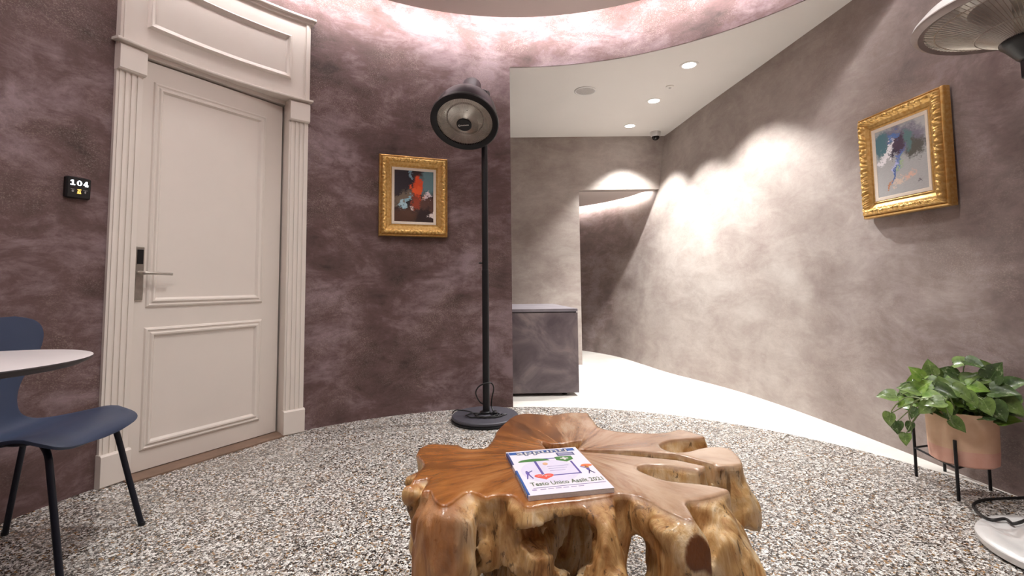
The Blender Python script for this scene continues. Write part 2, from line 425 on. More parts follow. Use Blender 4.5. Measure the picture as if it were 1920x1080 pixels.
def rect(x0, y0, x1, y1): return [(x0, y0), (x1, y0), (x1, y1), (x0, y1)]
one = [rect(-.0365, .010, -.0175, .0145), rect(-.030, .0145, -.0235, .034), [(-.0365, .027), (-.030, .027), (-.030, .034), (-.0355, .031)]]
zero = ringp(0, .022, .0105, .0125, .0042, .0098)
four = [rect(.026, .0095, .0325, .034), rect(.0165, .0145, .037, .0185), [(.0165, .0185), (.0205, .0185), (.0295, .034), (.026, .034)], rect(.0225, .0095, .036, .0125)]
flat(one+zero+four, 'digits', M_digit, rp)
flat([rect(-.007, -.010, .008, -.0065)] + ringp(0, -.0185, .0065, .0065, .0028, .0028, 14) + [rect(-.008, -.027, .008, -.0235)], 'bell_icon', M_amber, rp)
flat([rect(-.034, -.0095, -.018, -.0075), ell(-.0255, -.0175, .0045, .0055, 12)], 'icon', M_dim, rp)
flat([rect(.016, -.0095, .034, -.0075), ell(.025, -.0175, .003, .006, 12)], 'icon', M_dim, rp)

# ------------------------------------------------------------------ framed paintings
def gold():
    t = NT('gilded_wood'); p = t.objc()
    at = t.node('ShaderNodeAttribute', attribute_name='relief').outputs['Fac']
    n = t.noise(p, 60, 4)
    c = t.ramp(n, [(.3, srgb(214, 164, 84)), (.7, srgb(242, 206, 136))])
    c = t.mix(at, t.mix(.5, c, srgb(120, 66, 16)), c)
    t.bump(t.noise(p, 240, 3), .15, .002)
    return t.out(c, .34, .62)
M_gold = gold()
M_liner = simple('linen_liner', srgb(226, 212, 196), .75, var=.03, scale=90)
def canvas_mat(name, base, blobs, W, Hh):
    t = NT(name); p = t.objc(); sep = t.node('ShaderNodeSeparateXYZ', {0: p}).outputs
    nx = t.noise(p, 22, 5, .65, out='Color'); ns = t.node('ShaderNodeSeparateColor', {0: nx}).outputs
    n2 = t.noise(t.scale(p, (1, 1, 2.5)), 60, 4, .7, out='Color'); ns2 = t.node('ShaderNodeSeparateColor', {0: n2}).outputs
    def co(s_, k, amp, half):
        u = t.math('DIVIDE', s_, half)
        u = t.math('ADD', u, t.math('MULTIPLY', t.math('SUBTRACT', ns[k], .5), amp))
        return t.math('ADD', u, t.math('MULTIPLY', t.math('SUBTRACT', ns2[k], .5), amp*.5))
    u = co(sep[0], 0, .75, W/2); v = co(sep[2], 1, .75, Hh/2)
    col = t.mix(t.math('MULTIPLY', ns2[2], .5), base, tuple(c*.6 for c in base[:3])+(1,))
    for (cx, cy, rx, ry, rot, c, soft) in blobs:
        du = t.math('SUBTRACT', u, cx); dv = t.math('SUBTRACT', v, cy); cs, sn = math.cos(rot), math.sin(rot)
        a = t.math('ADD', t.math('MULTIPLY', du, cs/rx), t.math('MULTIPLY', dv, sn/rx))
        b = t.math('ADD', t.math('MULTIPLY', du, -sn/ry), t.math('MULTIPLY', dv, cs/ry))
        d = t.math('ADD', t.math('POWER', t.math('ABSOLUTE', a), 2.0), t.math('POWER', t.math('ABSOLUTE', b), 2.0))
        mk = t.ramp(d, [(max(0, .5-soft*.5), 1.0), (min(1, .5+soft*.5), 0.0)])
        col = t.mix(mk, col, c)
    t.bump(t.math('ADD', ns2[0], ns[1]), .25, .004)
    return t.out(col, .45)
c_ = srgb
blobs1 = [(-.55, .55, .9, .8, 0, c_(34, 24, 34), .5), (.75, .6, .62, .75, 0, c_(98, 130, 136), .5), (-.55, -.08, .85, .3, .35, c_(112, 96, 80), .5), (.7, -.35, .75, .5, 0, c_(84, 52, 42), .5),
          (-.55, -.78, .95, .42, 0, c_(80, 48, 30), .5), (.55, -.75, .6, .4, .2, c_(38, 16, 14), .5), (.02, .1, .2, .8, -.1, c_(120, 50, 24), .4), (.2, .4, .32, .62, .15, c_(226, 78, 28), .35),
          (.12, .25, .5, .22, -.2, c_(235, 92, 36), .35), (.1, -.28, .34, .3, .3, c_(150, 56, 24), .4), (-.4, -.22, .55, .12, .75, c_(140, 184, 198), .35), (-.55, -.34, .3, .1, .2, c_(170, 200, 210), .3), (-.18, .85, .08, .2, .2, c_(130, 160, 175), .4),
          (.72, 0.02, .36, .12, .4, c_(226, 210, 216), .25), (.5, -.03, .2, .05, .6, c_(240, 190, 170), .3), (.98, -.72, .16, .2, 0, c_(228, 214, 208), .2), (.75, -.79, .1, .05, 0, c_(235, 228, 222), .2), (-.12, -.47, .14, .04, 0, c_(236, 220, 212), .25), (-.3, -.3, .14, .14, 0, c_(20, 18, 20), .4)]
blobs2 = [(0, .55, 1.4, .62, -.1, c_(124, 120, 136), .5), (-.75, .6, .5, .55, 0, c_(86, 124, 134), .5), (.62, .2, .5, .38, 0, c_(92, 90, 84), .5), (.35, .5, .22, .42, .2, c_(96, 128, 128), .5), (-.05, .45, .34, .4, -.4, c_(82, 66, 84), .4), (-.2, .72, .3, .14, .3, c_(88, 120, 178), .4),
          (-.5, .28, .62, .14, .95, c_(244, 240, 244), .22), (-.8, .06, .3, .12, .5, c_(240, 236, 240), .25), (-.3, .2, .2, .1, .8, c_(60, 50, 70), .4), (-.12, -.12, .72, .16, 1.05, c_(104, 126, 190), .4), (-.02, -.1, .5, .06, 1.0, c_(170, 190, 150), .3), (-.3, -.42, .3, .1, 1.1, c_(70, 100, 160), .35), (-.25, -.2, .3, .08, 1.0, c_(190, 194, 230), .3),
          (-.48, -.72, .1, .2, -.3, c_(196, 132, 92), .35), (.35, -.55, .3, .14, .2, c_(224, 186, 168), .5), (-.1, -.62, .3, .12, .3, c_(222, 200, 184), .5), (.75, -.75, .18, .05, .5, c_(120, 110, 116), .4)]
def painting(loc, t, W, Hh, base, blobs, label, seed):
    r = root_on_wall('framed_painting', loc, t, label=label, cat='painting', group=None)
    rng = random.Random(seed)
    B = .115                                              # frame border
    prof = [(0, 0), (0, -.03), (.003, -.04), (.010, -.044), (.014, -.040), (.019, -.052), (.0225, -.057), (.027, -.062), (.0315, -.0645), (.036, -.066), (.0405, -.0645), (.045, -.062), (.049, -.057), (.053, -.052), (.058, -.046), (.064, -.044), (.072, -.038), (.08, -.034), (.085, -.037), (.09, -.034), (.093, -.030)]
    # ornament: scrolls of raised leaves along the crest of the moulding
    sides = []
    hw, hh = W/2, Hh/2
    def relief(u, o):
        if not .015 < o < .056: return 0, .15 if o < .015 else .45
        k = (o-.0355)/.02
        ph = u/.034*2*PI
        leaf_ = abs(math.sin(ph*.5 + 1.6*k*(1 if math.sin(ph*.25) > 0 else -1)))
        bead = .5+.5*math.sin(ph*2 + 3*k)*math.cos(5*k + ph*.5)
        vv = (.55*leaf_ + .45*bead) * max(0, 1-abs(k)**3*.7)
        return -.0115*vv + .004, min(1, vv*1.5)
    P = []; A = []
    for sd in range(4):
        L = W if sd % 2 == 0 else Hh; n = 170 if sd % 2 == 0 else 196
        for i in range(n):
            s = i/n; row = []; ra = []
            for o, d in prof:
                uu = -L/2 + o + (L-2*o)*s
                dz, at = relief(uu, o)
                if sd == 0: x, z = uu, -hh+o
                elif sd == 1: x, z = hw-o, uu
                elif sd == 2: x, z = -uu, hh-o
                else: x, z = -hw+o, -uu
                row.append((x, d+dz, z)); ra.append(at)
            P.append(row); A += ra
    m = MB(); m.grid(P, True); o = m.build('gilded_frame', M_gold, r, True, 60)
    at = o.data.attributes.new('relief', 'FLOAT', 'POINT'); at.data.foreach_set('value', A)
    # backing so the frame is a solid box
    m = MB(); m.box((-hw+.004, -.03, -hh+.004), (hw-.004, .0, hh-.004)); m.build('frame_back', M_gold, r, True, 0)
    iw, ih = hw-.09, hh-.09; l = .022
    m = MB(); Pl = []
    for sx, sz in ((-1, -1), (1, -1), (1, 1), (-1, 1)): Pl.append([(sx*(iw-q), d, sz*(ih-q)) for q, d in ((0, -.03), (.002, -.037), (.012, -.036), (.02, -.033), (l, -.030))])
    m.grid(Pl, True); m.build('liner', M_liner, r, True, 30)
    m = MB(); m.box((-iw+l-.004, -.0315, -ih+l-.004), (iw-l+.004, -.0305, ih-l+.004))
    m.build('canvas', canvas_mat('painted_canvas', base, blobs, 2*(iw-l), 2*(ih-l)), r, True, 0)
    return r
a = R_(111.85); p = P2(a, RR-.012); t1 = Vector((math.sin(a), -math.cos(a), 0))
painting((p[0], p[1], 1.617), t1, .515, .61, srgb(52, 30, 24), blobs1, 'gilt framed abstract painting of dark brown, orange and teal left of the black heater', 3)
yA, yB = 2.835, 2.275
d2 = Vector((rwall_x(yB, 1.6)-rwall_x(yA, 1.6), yB-yA, 0)).normalized()
painting((2.158, 2.585, 1.612), d2, .535, .6, srgb(190, 190, 190), blobs2, 'gilt framed pale abstract painting with blue and white strokes on the right wall', 5)

# ------------------------------------------------------------------ reception desk
def mottled(name, a, b, c, rough=.4):
    t = NT(name); p = t.pos(); n = t.noise(p, 3.2, 7, .6, 1.2)
    return t.out(t.ramp(n, [(.34, a), (.5, b), (.66, c)]), rough)
M_desk = mottled('mottled_slate_panel', srgb(86, 76, 80), srgb(108, 97, 100), srgb(138, 126, 124))
M_desktop = mottled('slate_top', srgb(118, 112, 118), srgb(128, 122, 128), srgb(138, 132, 136), .45)
dk = empty('reception_desk', (0, 4.6, 0), label='mottled slate grey desk standing at the corridor mouth behind the black heater', cat='desk')
def quadp(o): return [(-.95-o, 4.09-o), (.555+o, 4.125-o), (.425+o, 5.12+o), (-1.08-o, 5.08+o)]
m = MB(); m.prism(quadp(0), .028, .70); m.build('cabinet', M_desk, dk, smooth=0)
m = MB(); m.prism(quadp(-.012), .70, .708); m.build('shadow_gap', M_blackp, dk, smooth=0)
m = MB(); m.prism(quadp(.0), .708, .733); m.build('desk_top', M_desktop, dk, smooth=0)
for x, y in ((.44, 4.2), (.32, 5.0), (-.85, 4.17), (-.98, 5.0)):
    m = MB(); m.lathe([(.022, 0), (.022, .006), (.012, .008), (.012, .03)], (x, y, 0), n=12); m.build('foot', M_blackp, dk)

# ------------------------------------------------------------------ ceiling fittings
def downlight(x, y, label, power, z=ZC, r=.062, size=92, blend=.45, soft=.03):  # also makes the added fill lamps of the round room
    r_ = empty('downlight', (x, y, z), label=label, cat='downlight', group=None)
    m = MB(); m.lathe([(r+.012, 0), (r+.012, -.003), (r, -.006), (r-.008, -.004), (r-.012, .0)], (0, 0, 0), n=32, caps=False); m.build('trim_ring', M_ceil, r_, True)
    m = MB(); m.lathe([(r-.010, -.0005), (r-.010, -.003)], (0, 0, 0), n=28); m.build('lens', M_lens, r_, True)
    l = bpy.data.lights.new('downlight_or_fill_lamp', 'SPOT'); l.energy = power; l.spot_size = R_(size); l.spot_blend = blend; l.shadow_soft_size = soft; l.color = (1, .995, .975)
    lo = bpy.data.objects.new('lamp', l); COL.objects.link(lo); lo.parent = r_; lo.location = (0, 0, -.02)
    return r_
downlight(1.448, 3.773, 'recessed downlight in the corridor ceiling nearest the round room', SPOT_W, size=106)
downlight(1.387, 4.534, 'middle one of the three corridor ceiling downlights', SPOT_W)
downlight(1.336, 5.274, 'farthest corridor ceiling downlight, near the dome camera', SPOT_W)
for i, (x, y, which) in enumerate(((-.75, 1.95, 'over the white door side'), (.85, 1.95, 'over the planter side'), (-.75, .75, 'above the cafe table side'), (.85, .75, 'above the silver heater side'))):
    downlight(x, y, 'added fill lamp in the round ceiling disc, ' + which, ROOM_FILL_W, 3.0, size=150, blend=1, soft=.16)  # unseen lamps, added for the room's general light
sp = empty('ceiling_speaker', (.682, 4.271, ZC), label='round pale speaker grille in the white corridor ceiling', cat='speaker')
m = MB(); m.lathe([(.098, 0), (.098, -.006), (.088, -.010), (.082, -.006)], n=40, caps=False); m.build('trim_ring', M_silver, sp, True)
m = MB(); m.lathe([(.084, -.001), (.083, -.006), (.04, -.008), (.002, -.008)], n=40); m.build('grille', M_grillew, sp, True)
sd = empty('smoke_detector', (1.431, 4.195, ZC), label='small flush round detector between two corridor downlights', cat='detector')
m = MB(); m.lathe([(.035, 0), (.035, -.006), (.026, -.012), (.012, -.014)], n=24); m.build('body', M_ceil, sd, True)
m = MB(); m.lathe([(.012, -.010), (.010, -.022), (.003, -.024)], n=16); m.build('sensor', M_silver, sd, True)
cc = empty('dome_camera', (1.69, 5.5, ZC), label='small white dome camera at the far corner of the corridor ceiling', cat='camera')
m = MB(); m.lathe([(.058, 0), (.06, -.02), (.055, -.05), (.046, -.058)], n=32); m.build('housing', M_silver, cc, True)
m = MB(); m.lathe([(.044, -.054), (.042, -.072), (.033, -.088), (.018, -.098), (.002, -.101)], n=28); m.build('dome', simple('smoked_dome', srgb(20, 18, 20), .08), cc, True)

# ------------------------------------------------------------------ black dome heater
hp = (-.2, 3.43)
ht = empty('dome_heater', (hp[0], hp[1], 0), label='tall black floor heater with a tilted bell-shaped head against the mauve wall', cat='heater')
bs = MB(); bs.lathe([(.225, 0), (.236, .006), (.236, .014), (.226, .018), (.226, .022)], hp+(0,), n=64); b_ = bs.build('base', M_black, ht)
bs = MB(); bs.lathe([(.228, .02), (.231, .024), (.231, .036), (.226, .041), (.05, .044), (.03, .05)], hp+(0,), n=64); bs.build('base_plate', M_basegrey, b_)
bs = MB(); bs.lathe([(.04, .042), (.038, .06), (.028, .066)], hp+(0,), n=28); bs.build('pole_collar', M_black, ht)
bs = MB(); bs.lathe([(.0245, .05), (.0245, 1.05), (.0225, 1.052), (.0225, 2.36), (.015, 2.365)], (hp[0]+.008, hp[1], 0), n=24); pole = bs.build('pole', M_black, ht)
bs = MB(); bs.lathe([(.006, 0), (.006, .02)], (hp[0]-.015, hp[1]-.012, 1.10), (-1, -.4, 0), 10); bs.build('screw', M_blackp, pole)
K = Vector((-.276, 3.40, 2.398)); O = Vector((-.31, 3.15, 2.025)); ax = (O-K).normalized(); LL = (O-K).length
hd = []
dome = [(.05, 0), (.062, .004), (.066, .012), (.066, .19), (.072, .2)]
for i in range(1, 15):
    q = i/14*PI/2; dome.append((.074 + .143*math.sin(q)**.85, .203 + (LL-.241)*(1-math.cos(q))))
dome += [(.222, LL-.034), (.226, LL-.03)]
m = MB(); m.lathe(dome + [(.214, LL-.032)], K, ax, 64, caps=False); m.lathe([(.002, 0), (.05, 0)], K, ax, 64, caps=False); head = m.build('shade', M_dome, ht)
m = MB(); m.lathe([(.226, LL-.032), (.230, LL-.026), (.230, LL-.004), (.224, LL), (.2, LL-.003), (.188, LL-.008), (.186, LL-.02), (.205, LL-.03)], K, ax, 64, caps=False); m.build('rim', M_black, head)
m = MB(); refl = [(.19, LL-.012)] + [(.19*math.cos(q*PI/20), LL-.012-.13*math.sin(q*PI/20)) for q in range(1, 10)] + [(.004, LL-.142)]
m.lathe(refl, K, ax, 56, caps=False); m.build('reflector', M_chrome, head)
# heating ring
e1 = ax.cross(Vector((0, 0, 1))).normalized(); e2 = ax.cross(e1)
m = MB(); m.tube([K + ax*(LL-.05) + (e1*math.cos(2*PI*i/48) + e2*math.sin(2*PI*i/48))*.125 for i in range(48)], .006, 8, closed=True); m.build('heating_element', simple('grey_quartz', srgb(150, 142, 134), .3), head)
m = MB()
for i in range(96):
    a = 2*PI*i/96; d = e1*math.cos(a)+e2*math.sin(a)
    m.tube([K+ax*(LL-.012)+d*.188, K+ax*(LL+.004)+d*.16, K+ax*(LL+.012)+d*.1, K+ax*(LL+.012)+d*.05], .0014, 3, caps=False)
for rr_ in (.16, .1):
    m.tube([K+ax*(LL+(.004 if rr_ > .13 else .012)) + (e1*math.cos(2*PI*i/64)+e2*math.sin(2*PI*i/64))*rr_ for i in range(64)], .0013, 4, closed=True)
o = m.build('grille_wires', M_wire, head); o['kind'] = 'stuff'
m = MB(); m.lathe([(.03, LL-.03), (.05, LL+.004), (.051, LL+.014), (.047, LL+.018), (.002, LL+.019)], K, ax, 36); hub = m.build('hub', M_blackp, head)
# emblem on the hub: a small ring and a wordmark line
Mh = Matrix(((e1.x, -e2.x, ax.x, 0), (e1.y, -e2.y, ax.y, 0), (e1.z, -e2.z, ax.z, 0), (0, 0, 0, 1))); 
if (Mh.to_3x3() @ Vector((0, 1, 0))).z < 0: Mh = Mh @ Matrix.Diagonal((-1, -1, 1, 1))
Mh.translation = K + ax*(LL+.0195)
M_print_w = simple('white_print', srgb(214, 210, 206), .5)
m = MB()
for q in ringp(.032, 0, .008, .008, .004, .004, 16): m.prism(q, 0, .0006, Mh)
for k in range(8): m.prism(rect(.0155-k*.0068, -.004, .02-k*.0068, .004 if k % 3 else .005), 0, .0006, Mh)
m.build('emblem', M_print_w, hub, smooth=0)
# bracket between pole and shade
m = MB(); Pk = Vector((hp[0]+.008, hp[1], 2.33)); side = K + ax*.15
m.tube([Pk, Pk+Vector((-.005, -.01, .02)), side + Vector((.09, .05, .02)), side + Vector((.06, .03, -.02))], [.022, .02, .016, .014], 10); m.build('bracket', M_black, ht)
m = MB(); m.lathe([(.018, 0), (.022, .006), (.022, .024), (.016, .03)], Pk+Vector((.012, -.02, -.005)), (.7, -.6, .2), 14); m.build('tilt_knob', M_blackp, ht)
# cable: one loop round the pole and coils on the base
m = MB(); c = Vector(hp+(0,))
pts = [(.02, .02, .10), (-.03, -.03, .13), (-.062, -.03, .19), (-.045, -.035, .235), (0.0, -.045, .262), (.045, -.03, .262), (.062, -.01, .22), (.05, 0, .16), (.045, .02, .09), (.07, -.04, .052)]
m.tube(spline([c+Vector(p) for p in pts], 6), .0048, 7)
pts = []
for k in range(3):
    for i in range(14):
        a = 2*PI*i/14 + k*.5; r1 = (.10, .085, .095)[k]; r2 = (.055, .06, .045)[k]
        pts.append(c + Vector(((-.03, .02, .03)[k] + r1*math.cos(a), -.06+r2*math.sin(a), .049 + .003*((i+k) % 3))))
pts += [c+Vector((.13, -.05, .05)), c+Vector((.15, -.03, .05))]
m.tube(spline(pts, 4), .0044, 6)
m.tube(spline([c+Vector(p) for p in [(-.07, -.02, .05), (-.12, .03, .055), (-.2, .08, .052), (-.235, .13, .03), (-.25, .16, .006)]], 6), .0044, 6)
m.build('power_cable', M_cable, ht)
m = MB(); m.box((hp[0]+.055, hp[1]-.06, .05), (hp[0]+.085, hp[1]-.02, .074), None, .005); m.build('plug', M_blackp, ht)

# ------------------------------------------------------------------ silver parasol-shaped heater at the right
px_, py_ = 1.885, 1.672
sh = empty('parasol_heater', (px_, py_, 0), label='silver standing heater with a wide round wire-grilled head at the right edge', cat='heater')
c = (px_+.012, py_+.012, 0)
m = MB(); m.lathe([(.235, 0), (.243, .004), (.243, .012)], c, n=72); m.build('rubber_ring', M_blackp, sh)
m = MB(); m.lathe([(.248, .008), (.252, .014), (.252, .03), (.246, .037), (.205, .046), (.196, .043), (.15, .048), (.135, .06), (.10, .066), (.09, .063), (.055, .072), (.045, .095), (.03, .1)], c, n=72); base = m.build('base', M_silver, sh)
m = MB(); m.lathe([(.019, .09), (.019, 1.76)], (px_, py_, 0), n=20); m.build('pole', M_silver, sh)
m = MB(); m.lathe([(.026, 0), (.028, .004), (.028, .05), (.026, .055)], (px_, py_, 1.665), n=18); m.box((px_-.052, py_-.02, 1.665), (px_-.02, py_+.01, 1.735), None, .006); cl = m.build('pole_clamp', M_blackp, sh)
m = MB(); m.lathe([(.012, 0), (.014, .012), (.008, .02)], (px_-.04, py_-.02, 1.725), (-.5, -.3, 1), 12); m.build('clamp_screw', M_steel, cl)
zh = 1.925; hc = (px_+.003, py_, 0)
m = MB(); m.lathe([(.337, zh), (.334, zh+.012), (.30, zh+.05), (.22, zh+.10), (.12, zh+.135), (.03, zh+.15), (.002, zh+.15)], hc, n=72, caps=False)
hd = m.build('canopy', M_silver, sh)
m = MB(); m.lathe([(.337, zh+.002), (.340, zh-.004), (.336, zh-.010), (.318, zh-.020), (.298, zh-.012), (.296, zh-.004)], hc, n=72, caps=False); m.build('rim', simple('taupe_lip', srgb(150, 136, 132), .4, .3), hd)
m = MB(); m.lathe([(.30, zh-.006), (.26, zh+.035), (.19, zh+.06), (.17, zh+.03), (.14, zh+.065), (.08, zh+.09), (.002, zh+.09)], hc, n=64, caps=False); m.build('reflector', M_chrome, hd)
m = MB(); m.lathe([(.088, zh-.105), (.094, zh-.112), (.092, zh-.12), (.082, zh-.13), (.05, zh-.176), (.04, zh-.185), (.02, zh-.187)], hc, n=40); hub = m.build('hub', M_blackp, hd)
m = MB(); m.lathe([(.004, 0), (.006, .004), (.003, .008)], (hc[0]-.05, hc[1]-.05, zh-.14), (-.7, -.6, -.4), 10); m.build('screw', M_steel, hub)
m = MB(); m.lathe([(.004, zh-.11), (.05, zh-.1), (.05, zh+.08), (.004, zh+.085)], hc, n=28); m.build('lamp_core', M_steel, hd)
m = MB()
gz = lambda r: zh-.012 - .098*((.3-r)/.21)**1.25 if r < .3 else zh-.012
for i in range(110):
    a = 2*PI*i/110; ca, sa = math.cos(a), math.sin(a)
    m.tube([(hc[0]+ca*r, hc[1]+sa*r, gz(r)) for r in (.3, .26, .21, .15, .09)], .0013, 4, caps=False)
for r in (.268, .155):
    m.tube([(hc[0]+math.cos(2*PI*i/72)*r, hc[1]+math.sin(2*PI*i/72)*r, gz(r)-.001) for i in range(72)], .002, 5, closed=True)
o = m.build('grille_wires', M_wire, hd); o['kind'] = 'stuff'
def world_z(px, py, z):
    d = RM @ Vector((px-960, py-470, FPX)); return Vector((0, 0, EYE)) + d*((z-EYE)/d.z)
m = MB(); m.tube(spline([world_z(*q) for q in ((1985, 927, .006), (1950, 930, .006), (1915, 933, .006), (1870, 935, .006), (1840, 938, .006), (1826, 945, .006), (1827, 953, .007), (1836, 962, .02), (1843, 968, .042), (1860, 975, .05), (1885, 973, .056), (1900, 982, .06), (1925, 975, .075))], 6), .0055, 8); m.build('power_cable', M_cable, sh)

# ------------------------------------------------------------------ planter stand, pot, pothos
st = empty('planter_stand', (2.04, 2.26, 0), label='black wire stand with four thin legs under the terracotta pot', cat='plant stand')
legs = [((1.952, 2.40), .255), ((1.912, 2.135), .255), ((2.145, 2.232), .255), ((2.137, 2.452), .255)]
pc = (2.018, 2.215)
for (x, y), h_ in legs:
    m = MB(); m.tube([(x, y, 0), (x, y, h_)], .0065, 8); m.build('leg', M_black, st)
for i, j in ((0, 1), (1, 2), (2, 3), (3, 0)):
    a, b = legs[i][0], legs[j][0]
    m = MB(); m.tube([(a[0], a[1], .1355), (b[0], b[1], .1355)], .005, 7); m.build('crossbar', M_black, st)
def terracotta():
    t = NT('two_tone_terracotta'); p = t.objc(); z = t.node('ShaderNodeSeparateXYZ', {0: p}).outputs[2]
    z = t.math('ADD', z, t.math('MULTIPLY', t.noise(p, 5, 2), .006))
    n = t.noise(p, 18, 5)
    up = t.ramp(n, [(.3, srgb(226, 186, 150)), (.7, srgb(236, 200, 168))]); lo = t.ramp(n, [(.3, srgb(226, 172, 150)), (.7, srgb(234, 186, 166))])
    t.bump(t.noise(p, 120, 3), .08, .002)
    return t.out(t.mix(t.math('GREATER_THAN', z, .072), lo, up), .7)
M_terra = terracotta(); M_soil = simple('dark_soil', srgb(30, 24, 22), .95, var=.5, scale=80, bump=.6)
pl = empty('potted_pothos', (pc[0], pc[1], .1405), label='leafy green pothos trailing from a round two-tone terracotta pot', cat='plant')
m = MB(); m.lathe([(.01, 0), (.108, 0), (.118, .008), (.121, .05), (.124, .215), (.1255, .226), (.121, .228), (.115, .222), (.113, .17), (.005, .17)], n=56, caps=False); pot = m.build('plant_pot', M_terra, pl, True)
m = MB(); m.lathe([(.114, .186), (.09, .198), (.05, .206), (.003, .21)], n=32, caps=False); m.build('soil', M_soil, pot, True)
def leafmat(name, a, b, vein):
    t = NT(name); p = t.objc(); sep = t.node('ShaderNodeSeparateXYZ', {0: p}).outputs
    n = t.noise(p, 2.2, 6, .6, .5); c = t.ramp(n, [(.35, a), (.65, b)])
    mid = t.ramp(t.math('ABSOLUTE', sep[1]), [(.0, 1.0), (.02, 0.0)])
    c = t.mix(t.math('MULTIPLY', mid, .5), c, vein)
    var = t.ramp(t.noise(t.scale(p, (1, 2.2, 1)), 2.6, 6, .7, 1), [(.56, 0.0), (.64, 1.0)])
    c = t.mix(t.math('MULTIPLY', var, .6), c, srgb(190, 200, 164))
    return t.out(c, .28, 0, Subsurface_Weight=0.0)
M_leaf = [leafmat('pothos_leaf', srgb(76, 100, 48), srgb(122, 148, 80), srgb(150, 176, 110)), leafmat('pothos_leaf_young', srgb(92, 132, 48), srgb(136, 166, 74), srgb(180, 200, 120)), leafmat('pothos_leaf_dark', srgb(50, 68, 38), srgb(84, 108, 60), srgb(120, 150, 90))]
def leaf_mesh(mat, fold, curl):
    """heart-shaped blade, tip along +x, unit length"""
    hw = [(0, 0.0), (-.08, .17), (-.07, .32), (.04, .43), (.20, .47), (.38, .44), (.56, .35), (.72, .23), (.86, .10), (.97, 0)]
    m = MB(); P = []
    for k, (x, wd) in enumerate(hw):
        mx = max(x, 0)
        row = []
        for j in (-1, -.5, 0, .5, 1):
            y = wd*j; z = fold*abs(y) - curl*mx*mx + .03*math.sin(7*x+3*j)*abs(j)
            row.append((x if j else mx, y, z))
        P.append(row)
    m.grid(P); return m.build('leaf', mat, pl, True, 180)
protos = [leaf_mesh(M_leaf[0], .35, .25), leaf_mesh(M_leaf[1], .25, .35), leaf_mesh(M_leaf[2], .45, .15)]
rng = random.Random(11)
vdir = Vector((.682, .731, 0)); wdir = Vector((.731, -.682, 0))
leaves = []
def world_at(px, py, depth_y):
    d = RM @ Vector((px-960, py-470, FPX)); return Vector((0, 0, EYE)) + d*(depth_y/d.y)
# (image position, depth, size, direction in the picture, material)
spec = []
hand = [(1744,690,2.10,.085,100,0),(1665,742,2.2,.10,175,0),(1700,757,2.18,.085,195,1),(1668,785,2.16,.08,260,0),(1682,800,2.18,.075,270,2),(1698,822,2.15,.07,265,0),(1707,800,2.18,.06,250,2),
        (1795,796,2.04,.085,320,0),(1803,680,2.15,.10,25,0),(1825,682,2.1,.095,-20,2),(1865,698,2.05,.12,70,2),(1880,735,2.02,.12,10,2),(1895,760,2.0,.12,-35,0),(1870,770,2.0,.11,-60,2),(1850,762,2.0,.09,-70,0),
        (1727,725,2.1,.1,60,1),(1745,742,2.05,.1,20,1),(1720,700,2.1,.08,120,1),(1712,730,2.12,.1,170,0),(1760,720,2.1,.11,10,0),(1770,735,2.05,.1,-20,2),(1785,722,2.1,.1,30,0),(1800,735,2.04,.1,-30,0),(1830,725,2.08,.1,0,1),(1842,712,2.1,.1,20,0),(1815,710,2.12,.1,45,0),(1780,700,2.15,.1,140,2),(1755,700,2.15,.09,100,0),(1755,755,2.0,.09,190,0),(1820,748,2.02,.09,-50,0),(1735,765,2.04,.08,230,0),(1903,720,2.02,.1,30,2),(1850,690,2.12,.09,100,0),(1775,765,2.0,.07,-60,1),(1715,775,2.12,.07,240,2)]
for px, py, dy, sz, ang, mt in hand: spec.append((world_at(px, py, dy), sz, ang, mt))
for i in range(190):
    lat = rng.uniform(-.2, .17); h_ = rng.uniform(.02, .17)*(1-.4*abs(lat)/.2); dep = rng.uniform(-.13, .08)
    p = Vector((pc[0], pc[1], .345)) + wdir*lat + vdir*dep + Vector((0, 0, h_))
    spec.append((p, rng.uniform(.055, .095), rng.uniform(0, 360) if rng.random() < .3 else (rng.uniform(-40, 50) if lat > 0 else rng.uniform(130, 230)), rng.choice([0, 0, 1, 2, 2])))
stemm = MB()
up3 = Vector((0, 0, 1))
for k, (p, sz, ang, mt) in enumerate(spec):
    lim = rwall_x(p.y, .4) - .075
    while p.x > lim: p = p - vdir*.02; lim = rwall_x(p.y, .4) - .075
    lat = (p-Vector((pc[0], pc[1], p.z))).dot(wdir)
    d = wdir*math.cos(R_(ang)) + up3*math.sin(R_(ang))*.85 - vdir*rng.uniform(.1, .5)
    d.normalize()
    nrm = (up3*.75 - vdir*.7 + wdir*rng.uniform(-.5, .5)); nrm = (nrm - d*nrm.dot(d)).normalized()
    yv = nrm.cross(d)
    M = Matrix((d, yv, nrm)).transposed().to_4x4()
    start = p - d*sz*.3
    M = Matrix.Translation(start - Vector(pl.location)) @ M @ Matrix.Diagonal((sz*.76, sz*.76, sz*.76, 1))
    o = protos[mt].copy(); COL.objects.link(o); o.parent = pl; o.matrix_local = M
    root = Vector((pc[0], pc[1], .33)) + (start-Vector((pc[0], pc[1], start.z)))*.22
    if k % 2 == 0 or k < len(hand):
        midp = (root+start)/2 + Vector((0, 0, .05 + .03*rng.random())) - vdir*.01
        if start.z < .33: midp = root.lerp(start, .55); midp.z = .385
        stemm.tube(spline([root, midp, start], 5), .0022, 5, caps=False)
